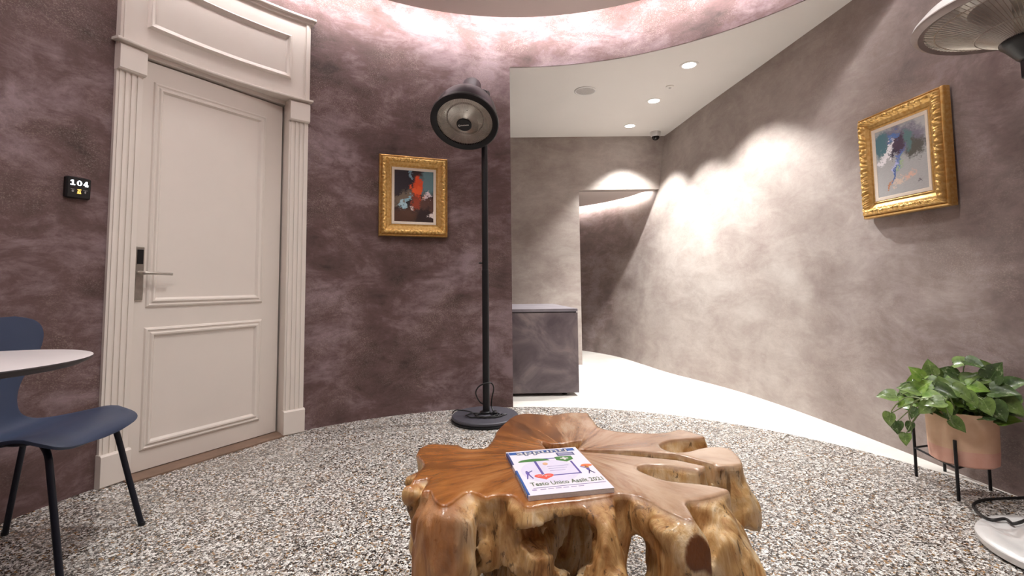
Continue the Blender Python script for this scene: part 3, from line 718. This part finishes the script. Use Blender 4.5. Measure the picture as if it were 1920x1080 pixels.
# trailing vines over the pot's rim
for pts in ([(1750, 745, 2.0), (1716, 752, 2.08), (1704, 775, 2.14), (1710, 805, 2.16), (1700, 828, 2.15)], [(1770, 750, 2.02), (1776, 770, 1.995), (1784, 790, 2.01), (1790, 800, 2.03)], [(1740, 750, 2.02), (1700, 745, 2.12), (1672, 770, 2.16), (1672, 800, 2.16)]):
    stemm.tube(spline([world_at(*q) for q in pts], 6), .0024, 5)
stemm.build('stems', simple('vine_green', srgb(120, 136, 84), .5), pl)
for o in protos: bpy.data.objects.remove(o)

# ------------------------------------------------------------------ round table and chair at the left
tb = empty('round_table', (-1.47, 1.262, 0), label='round pale-topped cafe table with a dark edge at the left edge', cat='table')
c = (-1.47, 1.262, 0)
m = MB(); m.lathe([(.002, .760), (.284, .760), (.2875, .7588)], c, n=72, caps=False); m.build('table_top', M_tabletop, tb)
m = MB(); m.lathe([(.2875, .759), (.2885, .756), (.285, .750), (.262, .739), (.002, .739)], c, n=72, caps=False); m.build('table_edge', M_tabedge, tb)
m = MB(); m.lathe([(.10, .739), (.10, .731), (.03, .727), (.025, .70), (.025, .04), (.04, .028)], c, n=24); m.build('column', M_navyleg, tb)
m = MB(); m.lathe([(.19, 0), (.2, .004), (.2, .012), (.19, .018), (.05, .028), (.03, .03)], c, n=48); m.build('base', M_navyleg, tb)

ch = empty('shell_chair', (-1.713, 1.763, 0), R_(7.7), label='navy blue moulded shell chair with slim dark legs tucked at the round table', cat='chair')
prof0 = [(.243, .420), (.2425, .423), (.240, .428), (.232, .436), (.214, .446), (.18, .4525), (.10, .4535), (.03, .447), (-.04, .44), (-.10, .438), (-.15, .444), (-.185, .462), (-.208, .492), (-.224, .535), (-.238, .585), (-.252, .64), (-.266, .695), (-.279, .745), (-.289, .785), (-.296, .812), (-.3, .828)]
prof = [(x if x > .1 else .1-(.1-x)*.70, z if z < .5 else .5+(z-.5)*1.06) for x, z in prof0]
hwid = [.04, .09, .135, .17, .198, .215, .224, .222, .212, .19, .15, .10, .07, .066, .085, .13, .178, .2, .196, .165, .10]
sp_ = spline([(x, 0, z) for x, z in prof], 3); hw_ = [v.x for v in spline([(h_, 0, 0) for h_ in hwid], 3)]
P = []; NJ = 16
for k, (q, h_) in enumerate(zip(sp_, hw_)):
    tt = (sp_[min(k+1, len(sp_)-1)] - sp_[max(k-1, 0)]).normalized(); nr = Vector((tt.z, 0, -tt.x))     # faces up / forward
    if nr.z < 0 and q.z < .47: nr = -nr
    if nr.x < 0 and q.z > .47: nr = -nr
    row = []
    for j in range(NJ+1):
        u = j/NJ*2-1; y = h_*u
        dish = (.022 if q.z > .5 else .016)*(y/.22)**2 * (1 if q.x < .12 else max(-1.2, 1-(q.x-.12)/.05))
        row.append(q + Vector((0, y, 0)) + nr*dish)
    P.append(row)
m = MB(); m.grid(P); shell = m.build('seat_shell', M_navy, ch, True, 180)
md = shell.modifiers.new('thickness', 'SOLIDIFY'); md.thickness = .011; md.offset = 0
md = shell.modifiers.new('round', 'BEVEL'); md.width = .003; md.segments = 2; md.limit_method = 'ANGLE'
m = MB(); m.lathe([(.085, .415), (.09, .42), (.09, .43), (.07, .436)], (0, 0, 0), n=28); m.build('seat_plate', M_navyleg, ch, True)
for sx in (1, -1):
    for sy in (1, -1):
        pts = [(sx*.03, sy*.03, .418), (sx*.10, sy*.105, .418), (sx*.135, sy*.14, .412), (sx*.155, sy*.158, .395), (sx*.165, sy*.165, .365), (sx*.2, sy*.182, .2), (sx*.243, sy*.204, .0)]
        m = MB(); m.tube(spline(pts, 5), .0105, 12); lg = m.build('leg', M_navyleg, ch, True)
        m = MB(); m.lathe([(.012, 0), (.0125, .012), (.011, .014)], (sx*.243, sy*.204, 0), n=12); m.build('foot_cap', M_blackp, lg, True)

# ------------------------------------------------------------------ teak root coffee table
HT = .45
OUT = [(-.31,1.553),(-.308,1.618),(-.278,1.656),(-.223,1.647),(-.185,1.638),(-.156,1.606),(-.114,1.605),(-.094,1.612),(-.076,1.674),(-.063,1.779),(-.048,1.846),(0,1.984),(.052,2.018),(.117,2.003),(.154,1.99),(.216,2.023),(.249,2.029),(.3,2.02),(.307,2.008),(.311,1.916),(.319,1.823),(.367,1.773),(.446,1.748),(.536,1.749),(.599,1.784),(.636,1.746),(.657,1.692),(.55,1.672),(.479,1.62),(.495,1.557),(.545,1.555),(.595,1.583),(.653,1.599),(.69,1.575),(.685,1.497),(.66,1.44),(.593,1.435),(.565,1.44),(.532,1.407),(.496,1.42),(.44,1.446),(.38,1.447),(.354,1.418),(.387,1.361),(.422,1.333),(.498,1.311),(.545,1.285),(.543,1.262),(.465,1.227),(.42,1.211),(.412,1.174),(.405,1.125),(.389,1.125),(.369,1.152),(.345,1.192),(.328,1.226),(.306,1.249),(.265,1.259),(.23,1.246),(.15,1.222),(.079,1.206),(.03,1.19),(.01,1.235),(-.01,1.256),(-.05,1.257),(-.073,1.244),(-.112,1.277),(-.135,1.264),(-.167,1.204),(-.194,1.23),(-.219,1.285),(-.242,1.285),(-.238,1.366),(-.279,1.346),(-.277,1.412),(-.27,1.472)]
SLIT = [(.22,1.577),(.371,1.563),(.503,1.527),(.575,1.448),(.56,1.443),(.495,1.492),(.361,1.537)]
NOTCH = [(.088,1.68),(.125,1.642),(.173,1.648),(.238,1.68),(.208,1.60),(.19,1.566),(.11,1.568)]
SCL = .944
OUT, SLIT, NOTCH = [[(x*SCL, y*SCL) for x, y in Q] for Q in (OUT, SLIT, NOTCH)]
hst = .0052
gx = np.arange(-.42, .74, hst, dtype=np.float32); gy = np.arange(.95, 2.02, hst, dtype=np.float32); gz_ = np.arange(-.02, .48, hst, dtype=np.float32)
X2, Y2 = np.meshgrid(gx, gy, indexing='ij')
def poly_sdf(Q):
    d = np.full(X2.shape, 1e9, np.float32); sgn = np.ones(X2.shape, np.float32); n = len(Q)
    for i in range(n):
        ax_, ay_ = Q[i]; bx_, by_ = Q[i-1]
        ex, ey = bx_-ax_, by_-ay_; wx, wy = X2-ax_, Y2-ay_
        t = np.clip((wx*ex+wy*ey)/(ex*ex+ey*ey+1e-12), 0, 1)
        d = np.minimum(d, (wx-ex*t)**2+(wy-ey*t)**2)
        c1 = Y2 >= ay_; c2 = Y2 < by_; c3 = ex*wy > ey*wx
        fl_ = (c1 & c2 & c3) | (~c1 & ~c2 & ~c3); sgn = np.where(fl_, -sgn, sgn)
    return (sgn*np.sqrt(d)).astype(np.float32)
def smoothpoly(Q):                      # round the corners a little
    Q = spline([q+(0,) for q in Q] + [Q[0]+(0,)], 3)[:-1]; return [(q.x, q.y) for q in Q]
def blur(a, k):
    for _ in range(k):
        a = (np.roll(a, 1, 0)+np.roll(a, -1, 0)+np.roll(a, 1, 1)+np.roll(a, -1, 1)+2*a)/6
    return a
OUTC = [q for i, q in enumerate(OUT) if i not in (27, 28, 29, 36, 37, 38, 39, 40, 41, 42, 43, 44, 45, 46, 48, 49, 50)]     # outline with its slots closed
Pc = poly_sdf(OUTC)
Pt = poly_sdf(smoothpoly(OUT)); Ps = poly_sdf(SLIT); Pn = poly_sdf(NOTCH)
X = gx[:, None, None]; Y = gy[None, :, None]; Z = gz_[None, None, :]
shape = (len(gx), len(gy), len(gz_))
def vnoise(sx, sy, sz, seed):
    """smooth value noise on the whole grid, cell sizes in metres"""
    r = np.random.RandomState(seed)
    out = None
    def idx(g, s):
        q = (g-g[0])/s; i = np.floor(q).astype(int); f = (q-i).astype(np.float32); return i, f*f*(3-2*f)
    ix, fx = idx(gx, sx); iy, fy = idx(gy, sy); iz, fz = idx(gz_, sz)
    L = r.rand(ix.max()+2, iy.max()+2, iz.max()+2).astype(np.float32)*2-1
    a = L[ix]*(1-fx)[:, None, None] + L[ix+1]*fx[:, None, None]
    a = a[:, iy]*(1-fy)[None, :, None] + a[:, iy+1]*fy[None, :, None]
    return a[:, :, iz]*(1-fz) + a[:, :, iz+1]*fz
N1 = vnoise(.10, .10, .22, 1); N2 = vnoise(.04, .04, .09, 2); N3 = vnoise(.018, .018, .05, 3); N4 = vnoise(.03, .03, .03, 4)
T = HT - Z
smin = lambda a, b, k: (lambda h: b*(1-h)+a*h - k*h*(1-h))(np.clip(.5+.5*(b-a)/k, 0, 1))
smax = lambda a, b, k: -smin(-a, -b, k)
CXT, CYT = .14, 1.40
th2 = np.arctan2(Y2-CYT, X2-CXT)
slope = np.clip((Pc[:, :, None]+.035)/.035, 0, 1)*(.10 + .12*np.clip(np.cos(th2+.45), 0, 1) - .06*np.clip(-np.cos(th2), 0, 1))[:, :, None].astype(np.float32)
fl_t = np.clip(T, 0, .16)
flare = slope*fl_t - .35*np.clip(T-.2, 0, 1)
body = Pt[:, :, None] - flare + (.018*N1 + .012*N2)*np.clip((T-.008)/.06, 0, 1)
rnd = .006
body = body + np.where(T < rnd, rnd - np.sqrt(np.clip(rnd*rnd-(rnd-np.clip(T, 0, rnd))**2, 0, 1)), 0).astype(np.float32)*.8
zb = .265 - .22*np.clip((Y-1.40)/.1, 0, 1)*np.clip((.16-X)/.06, 0, 1) + .03*N1[:, :, :1] + .02*N2[:, :, :1]
body = smax(body, zb - Z, .03)
def ellipsoid(c, r):
    q = np.sqrt(((X-c[0])/r[0])**2 + ((Y-c[1])/r[1])**2 + ((Z-c[2])/r[2])**2); return (q-1)*min(r)
def capsule(a, b, ra, rb, sq=1.0):
    a = np.array(a, np.float32); b = np.array(b, np.float32); e = b-a; L2 = float(e@e)
    t = np.clip(((X-a[0])*e[0]+(Y-a[1])*e[1]+(Z-a[2])*e[2])/L2, 0, 1)
    return np.sqrt((X-a[0]-e[0]*t)**2+(Y-a[1]-e[1]*t)**2+(Z-a[2]-e[2]*t)**2) - (ra+(rb-ra)*t)
cav = ellipsoid((.15, 1.40, .16), (.34, .27, .235)) + .012*N2
body = smax(body, -cav, .02)
ROOTS = [((-.165,1.165,.40),(-.172,1.12,.0),.058,.066), ((-.12,1.17,.40),(-.105,1.13,.30),.03,.02),
         ((.195,1.165,.43),(.205,1.10,.28),.036,.04), ((.205,1.10,.28),(.19,1.07,.0),.04,.045),
         ((.30,1.17,.41),(.362,1.11,.24),.024,.022), ((.362,1.11,.24),(.37,1.09,.0),.022,.028),
         ((.455,1.17,.41),(.505,1.125,.30),.035,.045), ((.505,1.125,.30),(.515,1.10,.0),.045,.05), ((.46,1.13,.36),(.46,1.10,.0),.04,.05),
         ((.335,1.09,.42),(.372,1.05,.385),.03,.036),
         ((.15,1.52,.38),(.17,1.56,.0),.115,.10), ((.10,1.45,.38),(.03,1.31,.24),.09,.07), ((.03,1.31,.24),(-.02,1.19,.0),.06,.05), ((.03,1.31,.24),(.10,1.22,.0),.05,.045), ((.02,1.22,.33),(.0,1.2,.2),.03,.03),
         ((-.2,1.47,.36),(-.22,1.50,.0),.06,.05), ((-.21,1.33,.36),(-.215,1.31,.0),.045,.05), ((-.02,1.62,.36),(-.06,1.66,.0),.06,.05), ((.2,1.82,.38),(.2,1.80,.0),.06,.06), ((.02,1.8,.38),(.03,1.8,.0),.05,.05), ((.5,1.58,.37),(.48,1.6,.0),.045,.05), ((.52,1.40,.34),(.49,1.39,.0),.045,.05), ((.0,1.17,.415),(.04,1.13,.40),.02,.016)]
for a, b, ra, rb in ROOTS: body = smin(body, capsule(a, b, ra, rb) + .006*N2, .03)
CAVES = [((.115,1.12,.375),(.078,.20,.042)), ((.13,1.2,.33),(.06,.12,.05)), ((.05,1.12,.375),(.05,.08,.03)), ((-.075,1.10,.37),(.010,.08,.055)), ((-.022,1.11,.398),(.022,.07,.017)), ((-.05,1.12,.35),(.03,.06,.02)),
         ((.291,1.14,.30),(.034,.16,.068)), ((.41,1.06,.275),(.038,.10,.05)), ((-.05,1.1,.215),(.06,.13,.095)), ((.10,1.08,.19),(.055,.10,.10)), ((.29,1.1,.12),(.045,.12,.14)),
         ((.62,1.30,.2),(.12,.1,.10)), ((.34,1.75,.2),(.09,.12,.15))]
for c, r in CAVES: body = smax(body, -(ellipsoid(c, r) + .006*N2 + .003*N3), .012)
body = smax(body, Pt[:, :, None] - .003 - np.clip(T-.008, 0, 1)*1.6, .005)
N5 = vnoise(.014, .014, .10, 5)
body = body + (.006*N3 + .004*N4 + .004*N2 - .006*np.abs(N5))*np.clip((T-.012)/.04, 0, 1)
body = smax(body, -(Ps[:, :, None] - .008 + np.clip(T-.05, 0, 1)*.1), .003)
body = smax(body, -np.maximum(Pn[:, :, None] + T*.12, T-.075), .003)
body = smax(body, (Z-HT - .0025*N1*0) , .004)
for c_k, r_k in (((-.270,1.335,.425),.022), ((-.262,1.262,.420),.024), ((.04,1.73,.436),.010)):
    body = smin(body, np.sqrt((X-c_k[0])**2+(Y-c_k[1])**2+(Z-c_k[2])**2) - r_k + .006*N3 + .004*N4, .008)
# flat saw cuts at two root ends
cut = lambda c, n: (X-c[0])*n[0] + (Y-c[1])*n[1] + (Z-c[2])*n[2]
near = capsule((.36,1.07,.40), (.39,1.02,.385), .075, .075)
body = np.where(near < 0, smax(body, cut((.378,1.035,.39), (.25,-.955,.15)), .003), body)
body = smax(body, -Z, .002)
# surface nets
def surface_nets(V):
    s = V < 0
    nx, ny, nz = V.shape
    cs = [s[i:nx-1+i, j:ny-1+j, k:nz-1+k] for i in (0, 1) for j in (0, 1) for k in (0, 1)]
    cnt = sum(c.astype(np.int8) for c in cs); act = (cnt > 0) & (cnt < 8)
    ids = np.argwhere(act); idx = -np.ones(act.shape, np.int64); idx[act] = np.arange(len(ids))
    acc = np.zeros((len(ids), 3)); num = np.zeros(len(ids))
    I, J, K_ = ids.T
    for a in range(8):
        for bit in (1, 2, 4):
            b = a ^ bit
            if b <= a: continue
            oa = np.array([(a >> 2) & 1, (a >> 1) & 1, a & 1]); ob = np.array([(b >> 2) & 1, (b >> 1) & 1, b & 1])
            va = V[I+oa[0], J+oa[1], K_+oa[2]]; vb = V[I+ob[0], J+ob[1], K_+ob[2]]
            c = (va < 0) != (vb < 0); t = np.where(c, va/np.where(c, va-vb, 1), 0)
            acc[c] += (oa + (ob-oa)*t[:, None])[c]; num += c
    vert = ids + acc/num[:, None]
    F = []
    for axn in range(3):
        sl0 = [slice(None)]*3; sl1 = [slice(None)]*3; sl0[axn] = slice(0, -1); sl1[axn] = slice(1, None)
        e = s[tuple(sl0)] != s[tuple(sl1)]
        p = np.argwhere(e); u, v = [(1, 2), (2, 0), (0, 1)][axn]
        ok = (p[:, u] > 0) & (p[:, v] > 0) & (p[:, u] < V.shape[u]-1) & (p[:, v] < V.shape[v]-1); p = p[ok]
        du = np.zeros(3, int); du[u] = 1; dv = np.zeros(3, int); dv[v] = 1
        q = [p-du-dv, p-dv, p, p-du]; q = np.stack([idx[a[:, 0], a[:, 1], a[:, 2]] for a in q], 1)
        flip = ~s[p[:, 0], p[:, 1], p[:, 2]]
        q[flip] = q[flip][:, ::-1]; F.append(q)
    return vert, np.concatenate(F)
V_, F_ = surface_nets(body)
VW = V_*hst + np.array([gx[0], gy[0], gz_[0]])
# keep only pieces connected to the main body
par = np.arange(len(VW))
E_ = np.concatenate([F_[:, [0, 1]], F_[:, [1, 2]], F_[:, [2, 3]]])
for _ in range(200):
    pu, pv = par[E_[:, 0]], par[E_[:, 1]]; mn = np.minimum(pu, pv)
    if (pu == pv).all(): break
    np.minimum.at(par, pu, mn); np.minimum.at(par, pv, mn)
    for _k in range(6): par = par[par]
lab, cnt_ = np.unique(par, return_counts=True); main = lab[cnt_.argmax()]
keep = par == main; F_ = F_[keep[F_].all(1)]
remap = np.cumsum(keep)-1; VW = VW[keep]; F_ = remap[F_]
def wood():
    t = NT('varnished_teak_root'); p = t.pos()
    at = lambda n: t.node('ShaderNodeAttribute', attribute_name=n)
    top = at('polish').outputs['Fac']; endg = at('endgrain').outputs['Fac']; rad = at('radial').outputs['Vector']
    g1 = t.noise(rad, 3.0, 8, .62, .5); g2 = t.noise(rad, 9, 8, .7, .8); big = t.noise(p, 3.2, 4, .5, .6)
    f = t.math('ADD', t.math('MULTIPLY', g1, .45), t.math('ADD', t.math('MULTIPLY', g2, .25), t.math('MULTIPLY', big, .3)))
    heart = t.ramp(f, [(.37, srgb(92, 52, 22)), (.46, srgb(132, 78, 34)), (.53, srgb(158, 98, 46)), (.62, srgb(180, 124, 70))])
    glare_wood = t.ramp(f, [(.37, srgb(140, 104, 76)), (.46, srgb(168, 132, 102)), (.53, srgb(188, 156, 126)), (.62, srgb(202, 174, 146))])
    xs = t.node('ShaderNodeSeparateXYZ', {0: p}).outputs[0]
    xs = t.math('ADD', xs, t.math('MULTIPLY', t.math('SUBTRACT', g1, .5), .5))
    ct = t.mix(t.ramp(xs, [(.12, 0.0), (.30, 1.0)]), heart, glare_wood)  # paler right side: wood tone plus the bright wall's reflection, painted in
    sp = t.scale(p, (1, 1, .3))
    s1 = t.noise(sp, 14, 9, .68, 1.4); s2 = t.noise(p, 5, 5, .6, .8); s3 = t.noise(sp, 60, 5, .7, .6)
    cs = t.ramp(t.math('ADD', t.math('MULTIPLY', s1, .5), t.math('MULTIPLY', s2, .5)), [(.36, srgb(118, 74, 36)), (.42, srgb(170, 120, 66)), (.49, srgb(206, 166, 110)), (.56, srgb(226, 202, 162)), (.62, srgb(196, 152, 98)), (.70, srgb(150, 100, 54))])
    crack = t.ramp(s3, [(.35, 1.0), (.41, 0.0)])
    cs = t.mix(t.math('MULTIPLY', crack, .75), cs, srgb(62, 36, 18))
    dk_ = t.ramp(t.noise(sp, 9, 6, .6, 2.0), [(.33, 1.0), (.39, 0.0)])
    cs = t.mix(t.math('MULTIPLY', dk_, .7), cs, srgb(78, 44, 20))
    cs = t.mix(at('smooth_root').outputs['Fac'], cs, t.ramp(t.noise(sp, 8, 7, .65, .8), [(.34, srgb(128, 72, 30)), (.5, srgb(166, 104, 52)), (.64, srgb(206, 154, 98))]))
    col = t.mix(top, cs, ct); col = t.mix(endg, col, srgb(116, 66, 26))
    h = t.math('ADD', t.math('MULTIPLY', s1, t.math('SUBTRACT', 1.0, top)), t.math('MULTIPLY', g2, .08))
    t.bump(h, .6, .014)
    ro = t.math('ADD', .24, t.math('MULTIPLY', t.math('SUBTRACT', 1.0, top), .22))
    return t.out(col, ro, 0, Coat_Weight=t.math('ADD', .12, t.math('MULTIPLY', top, .75)), Coat_Roughness=.14)
tt = empty('root_coffee_table', (CXT, CYT, 0), label='low coffee table carved from one gnarled brown teak root on the terrazzo', cat='coffee table')
me = bpy.data.meshes.new('root_wood')
VL = VW - np.array([CXT, CYT, 0])
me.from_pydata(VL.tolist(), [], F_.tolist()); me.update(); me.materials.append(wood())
me.polygons.foreach_set('use_smooth', np.ones(len(F_), bool))
ix = np.clip(((VW[:, 0]-gx[0])/hst).round().astype(int), 0, len(gx)-1); iy = np.clip(((VW[:, 1]-gy[0])/hst).round().astype(int), 0, len(gy)-1)
zz = VW[:, 2]
pol = np.clip((zz-(HT-.016))/.012, 0, 1)
left = np.clip((-.09-VW[:, 0])/.05, 0, 1)*np.clip((VW[:, 2]-.0)/.3, 0, 1)*np.clip((1.25-VW[:, 1])/.05, 0, 1)    # the smooth brown root at front left
at = me.attributes.new('polish', 'FLOAT', 'POINT'); at.data.foreach_set('value', pol.astype(np.float32))
eg = np.maximum(np.clip(((VW-np.array([.378, 1.035, .39]))@np.array([.25, -.955, .15]) + .004)/.003, 0, 1)*(np.linalg.norm(VW-np.array([.378, 1.03, .39]), axis=1) < .07),
                (np.linalg.norm((VW-np.array([.207, 1.055, .285]))/np.array([1, 1.2, 1.3]), axis=1) < .026))
at = me.attributes.new('smooth_root', 'FLOAT', 'POINT'); at.data.foreach_set('value', (left*.85).astype(np.float32))
at = me.attributes.new('endgrain', 'FLOAT', 'POINT'); at.data.foreach_set('value', eg.astype(np.float32))
dx, dy = VW[:, 0]-.17, VW[:, 1]-1.47; rr_ = np.hypot(dx, dy)+1e-4
rad = np.stack([dx/rr_*1.6, dy/rr_*1.6, rr_*1.2], 1).astype(np.float32)
at = me.attributes.new('radial', 'FLOAT_VECTOR', 'POINT'); at.data.foreach_set('vector', rad.ravel())
ro = bpy.data.objects.new('root_wood', me); COL.objects.link(ro); ro.parent = tt

# ------------------------------------------------------------------ magazine
A0 = Vector((-.03, 1.525, 0))*SCL; A1 = Vector((.191, 1.575, 0))*SCL; A2 = Vector((.264, 1.256, 0))*SCL; A3 = Vector((.032, 1.217, 0))*SCL
ctr = (A0+A1+A2+A3)/4; xd = ((A1-A0)+(A2-A3)).normalized()
mg = empty('magazine', (ctr.x, ctr.y, HT+.0005), math.atan2(xd.y, xd.x), label='white magazine with a blue masthead and spine lying on the root table', cat='magazine')
MW, MH, MT = .212, .296, .011
M_paper = simple('cover_paper', srgb(232, 226, 236), .4, var=.01, scale=20); M_pages = simple('page_edges', srgb(224, 216, 208), .8, var=.06, scale=200)
x0, x1, y0, y1 = -MW/2, MW/2, -MH/2, MH/2
m = MB(); m.box((x0+.004, y0, .0006), (x1-.001, y1, MT-.0006)); m.build('pages', M_pages, mg, True, 0)
def sag(x, y): return -.0035*max(0, -(y-y0-.03)/.03)*max(0, (x-x0)/MW)
m = MB(); P = [[(x0+.004+(MW-.004)*i/10, y0+MH*j/12, MT+.0002) for j in range(13)] for i in range(11)]
m.grid(P); P = [[(x0+.004+(MW-.004)*i/10, y0+MH*j/12, MT-.0006) for j in range(13)] for i in range(11)]; m.grid(P)
cov = m.build('cover', M_paper, mg, True)
m = MB(); m.box((x0, y0, 0), (x1, y1, .0006)); m.build('back_cover', M_paper, mg, True, 0)
m = MB(); m.box((x0, y0, .0004), (x0+.005, y1, MT+.0003), None, .0003); spn = m.build('spine', M_paper, mg, True, 0)
def ink(name, r, g, b): return simple('ink_'+name, srgb(r, g, b), .4, var=.02)
I_blue = ink('blue', 52, 92, 160); I_navy = ink('navy', 62, 72, 122); I_green = ink('green', 74, 128, 66); I_red = ink('red', 226, 92, 78); I_violet = ink('violet', 96, 84, 158); I_grey = ink('grey', 96, 98, 92); I_lilac = ink('lilac', 220, 213, 234); I_orange = ink('orange', 236, 120, 70); I_dkgreen = ink('olive', 92, 106, 80)
ZI = MT+.0003
def pr(polys, name, mat, lift=0, parent=cov):
    m = MB()
    for k, p in enumerate(polys): m.prism([(x0+u*MW, y0+v*MH) for u, v in p], ZI, ZI+lift+.0002+k*.00002)
    return m.build(name, mat, parent, True, 0)
pr([rect(.03, .905, .95, .972)], 'masthead', I_blue)
pr([rect(.06, .1, .068, .1)] and [[(.66, .79), (.90, .79), (.90, .87), (.66, .87)]], 'info_box', I_navy)
pr([rect(.68, .803+.014*k, .88, .808+.014*k) for k in range(4)], 'info_lines', I_lilac, .0003)
pr([ell(.42, .46, .36, .26, 28)], 'tinted_ground', I_lilac, -.00015)
def fan(cx, cy, rx, ry, a0, a1, n=16): return [(cx+rx*math.cos(a0+(a1-a0)*i/n), cy+ry*math.sin(a0+(a1-a0)*i/n)) for i in range(n+1)]
pr([fan(.30, .70, .21, .065, 0, PI)], 'umbrella_print', I_green, .0002)
pr([rect(.293, .33, .303, .70)], 'umbrella_pole', I_violet, .0002)
pr([rect(.38, .735, .62, .752), rect(.30, .36, .325, .70), rect(.76, .36, .785, .64), rect(.30, .345, .785, .362)], 'clipboard_frame', I_violet, .0001)
pr([[(.60, .765), (.72, .775), (.83, .765), (.83, .69), (.72, .635), (.60, .69)]], 'shield', I_green, .0002)
pr([[(.70, .68), (.73, .68), (.73, .703), (.77, .703), (.77, .728), (.73, .728), (.73, .752), (.70, .752), (.70, .728), (.66, .728), (.66, .703), (.70, .703)]], 'cross', M_print_w, .0005)
hx, hy = .31, .345
pr([[(hx+.12*math.sin(t_k)**3, hy+.0042*(13*math.cos(t_k)-5*math.cos(2*t_k)-2*math.cos(3*t_k)-math.cos(4*t_k))) for t_k in [2*PI*i/28 for i in range(28)]]], 'heart', I_red, .0003)
pr([[(hx-.08, hy+.008), (hx-.02, hy+.008), (hx, hy+.035), (hx+.015, hy-.02), (hx+.03, hy+.008), (hx+.08, hy+.008), (hx+.08, hy+.014), (hx+.025, hy+.014), (hx+.015, hy), (hx, hy+.05), (hx-.025, hy+.014), (hx-.08, hy+.014)]], 'pulse_line', M_print_w, .0006)
def figure(cx, cy, flip, name, mat):
    f = -1 if flip else 1
    return pr([ell(cx, cy+.1, .014, .012, 12), [(cx-.022, cy+.085), (cx+.022, cy+.085), (cx+.018, cy+.02), (cx-.018, cy+.02)], [(cx-.018, cy+.025), (cx, cy+.025), (cx-.03*f, cy-.06), (cx-.045*f, cy-.06)], [(cx, cy+.025), (cx+.018, cy+.025), (cx+.04*f, cy-.06), (cx+.025*f, cy-.06)], [(cx+.015*f, cy+.08), (cx+.02*f, cy+.065), (cx+.075*f, cy+.1), (cx+.07*f, cy+.112)]], name, mat, .0002)
figure(.13, .38, False, 'figure_print', I_violet); figure(.9, .385, True, 'figure_print', I_violet)
pr([fan(.92, .51, .075, .03, 0, 2*PI, 18)[:-1]], 'orange_print', I_orange, .0002)
pr([rect(.88, .45, .93, .475)], 'yellow_print', ink('ochre', 186, 140, 62), .0004)
pr([ell(.42, .62, .035, .03, 14)], 'portrait_print', ink('tan', 222, 176, 140), .0003)
pr([rect(.42, .55-.05*k, .70-.04*k, .556-.05*k) for k in range(3)], 'text_lines', ink('mauve', 178, 168, 206), .0002)
pr([rect(.10, .125, .97, .132)], 'rule_line', ink('rule', 120, 100, 160), .0001)
pr([ell(.10, .095, .03, .014, 14)] + [rect(.17+.09*k, .09, .235+.09*k, .1) for k in range(6)], 'footer_print', ink('footer', 176, 160, 200), .0001)
m = MB(); m.box((x0-.0004, y0+.004, .002), (x0+.0052, y0+.52*MH, MT+.0006)); m.build('spine_label', I_blue, spn, True, 0)
m = MB(); m.box((x0-.0004, y0+.66*MH, .002), (x0+.0052, y1-.01, MT+.0006)); m.build('spine_label', I_navy, spn, True, 0)
m = MB()
for k in range(9): m.box((x0-.0008, y0+.05*MH+k*.014, .004), (x0-.0002, y0+.05*MH+k*.014+.009, .009))
m.build('spine_print', M_print_w, spn, True, 0)
def text(body, name, mat, u, v, width, height, lift, parent=cov, bold=.0):
    cu = bpy.data.curves.new(name, 'FONT'); cu.body = body; cu.size = 1; cu.resolution_u = 2; cu.offset = bold
    ob = bpy.data.objects.new(name, cu); COL.objects.link(ob)
    me_ = bpy.data.meshes.new_from_object(ob.evaluated_get(bpy.context.evaluated_depsgraph_get()))
    bpy.data.objects.remove(ob); n = len(me_.vertices); co = np.zeros(n*3, np.float32); me_.vertices.foreach_get('co', co); co = co.reshape(-1, 3)
    mn, mx = co.min(0), co.max(0); co[:, 0] = x0+u*MW + (co[:, 0]-mn[0])/(mx[0]-mn[0])*width*MW; co[:, 1] = y0+v*MH + (co[:, 1]-mn[1])/(mx[1]-mn[1])*height*MH; co[:, 2] = ZI+lift
    me_.vertices.foreach_set('co', co.ravel()); me_.update(); me_.name = name; me_.materials.clear(); me_.materials.append(mat)
    o = bpy.data.objects.new(name, me_); COL.objects.link(o); o.parent = parent; return o
text('appunti', 'masthead_letters_outline', I_navy, .118, .862, .734, .122, .00045, bold=.06)
text('appunti', 'masthead_letters', M_print_w, .13, .872, .71, .102, .0007, bold=.008)
text('Testo Unico Assilt 2021', 'title_letters', I_dkgreen, .09, .165, .88, .075, .0004, bold=.012)
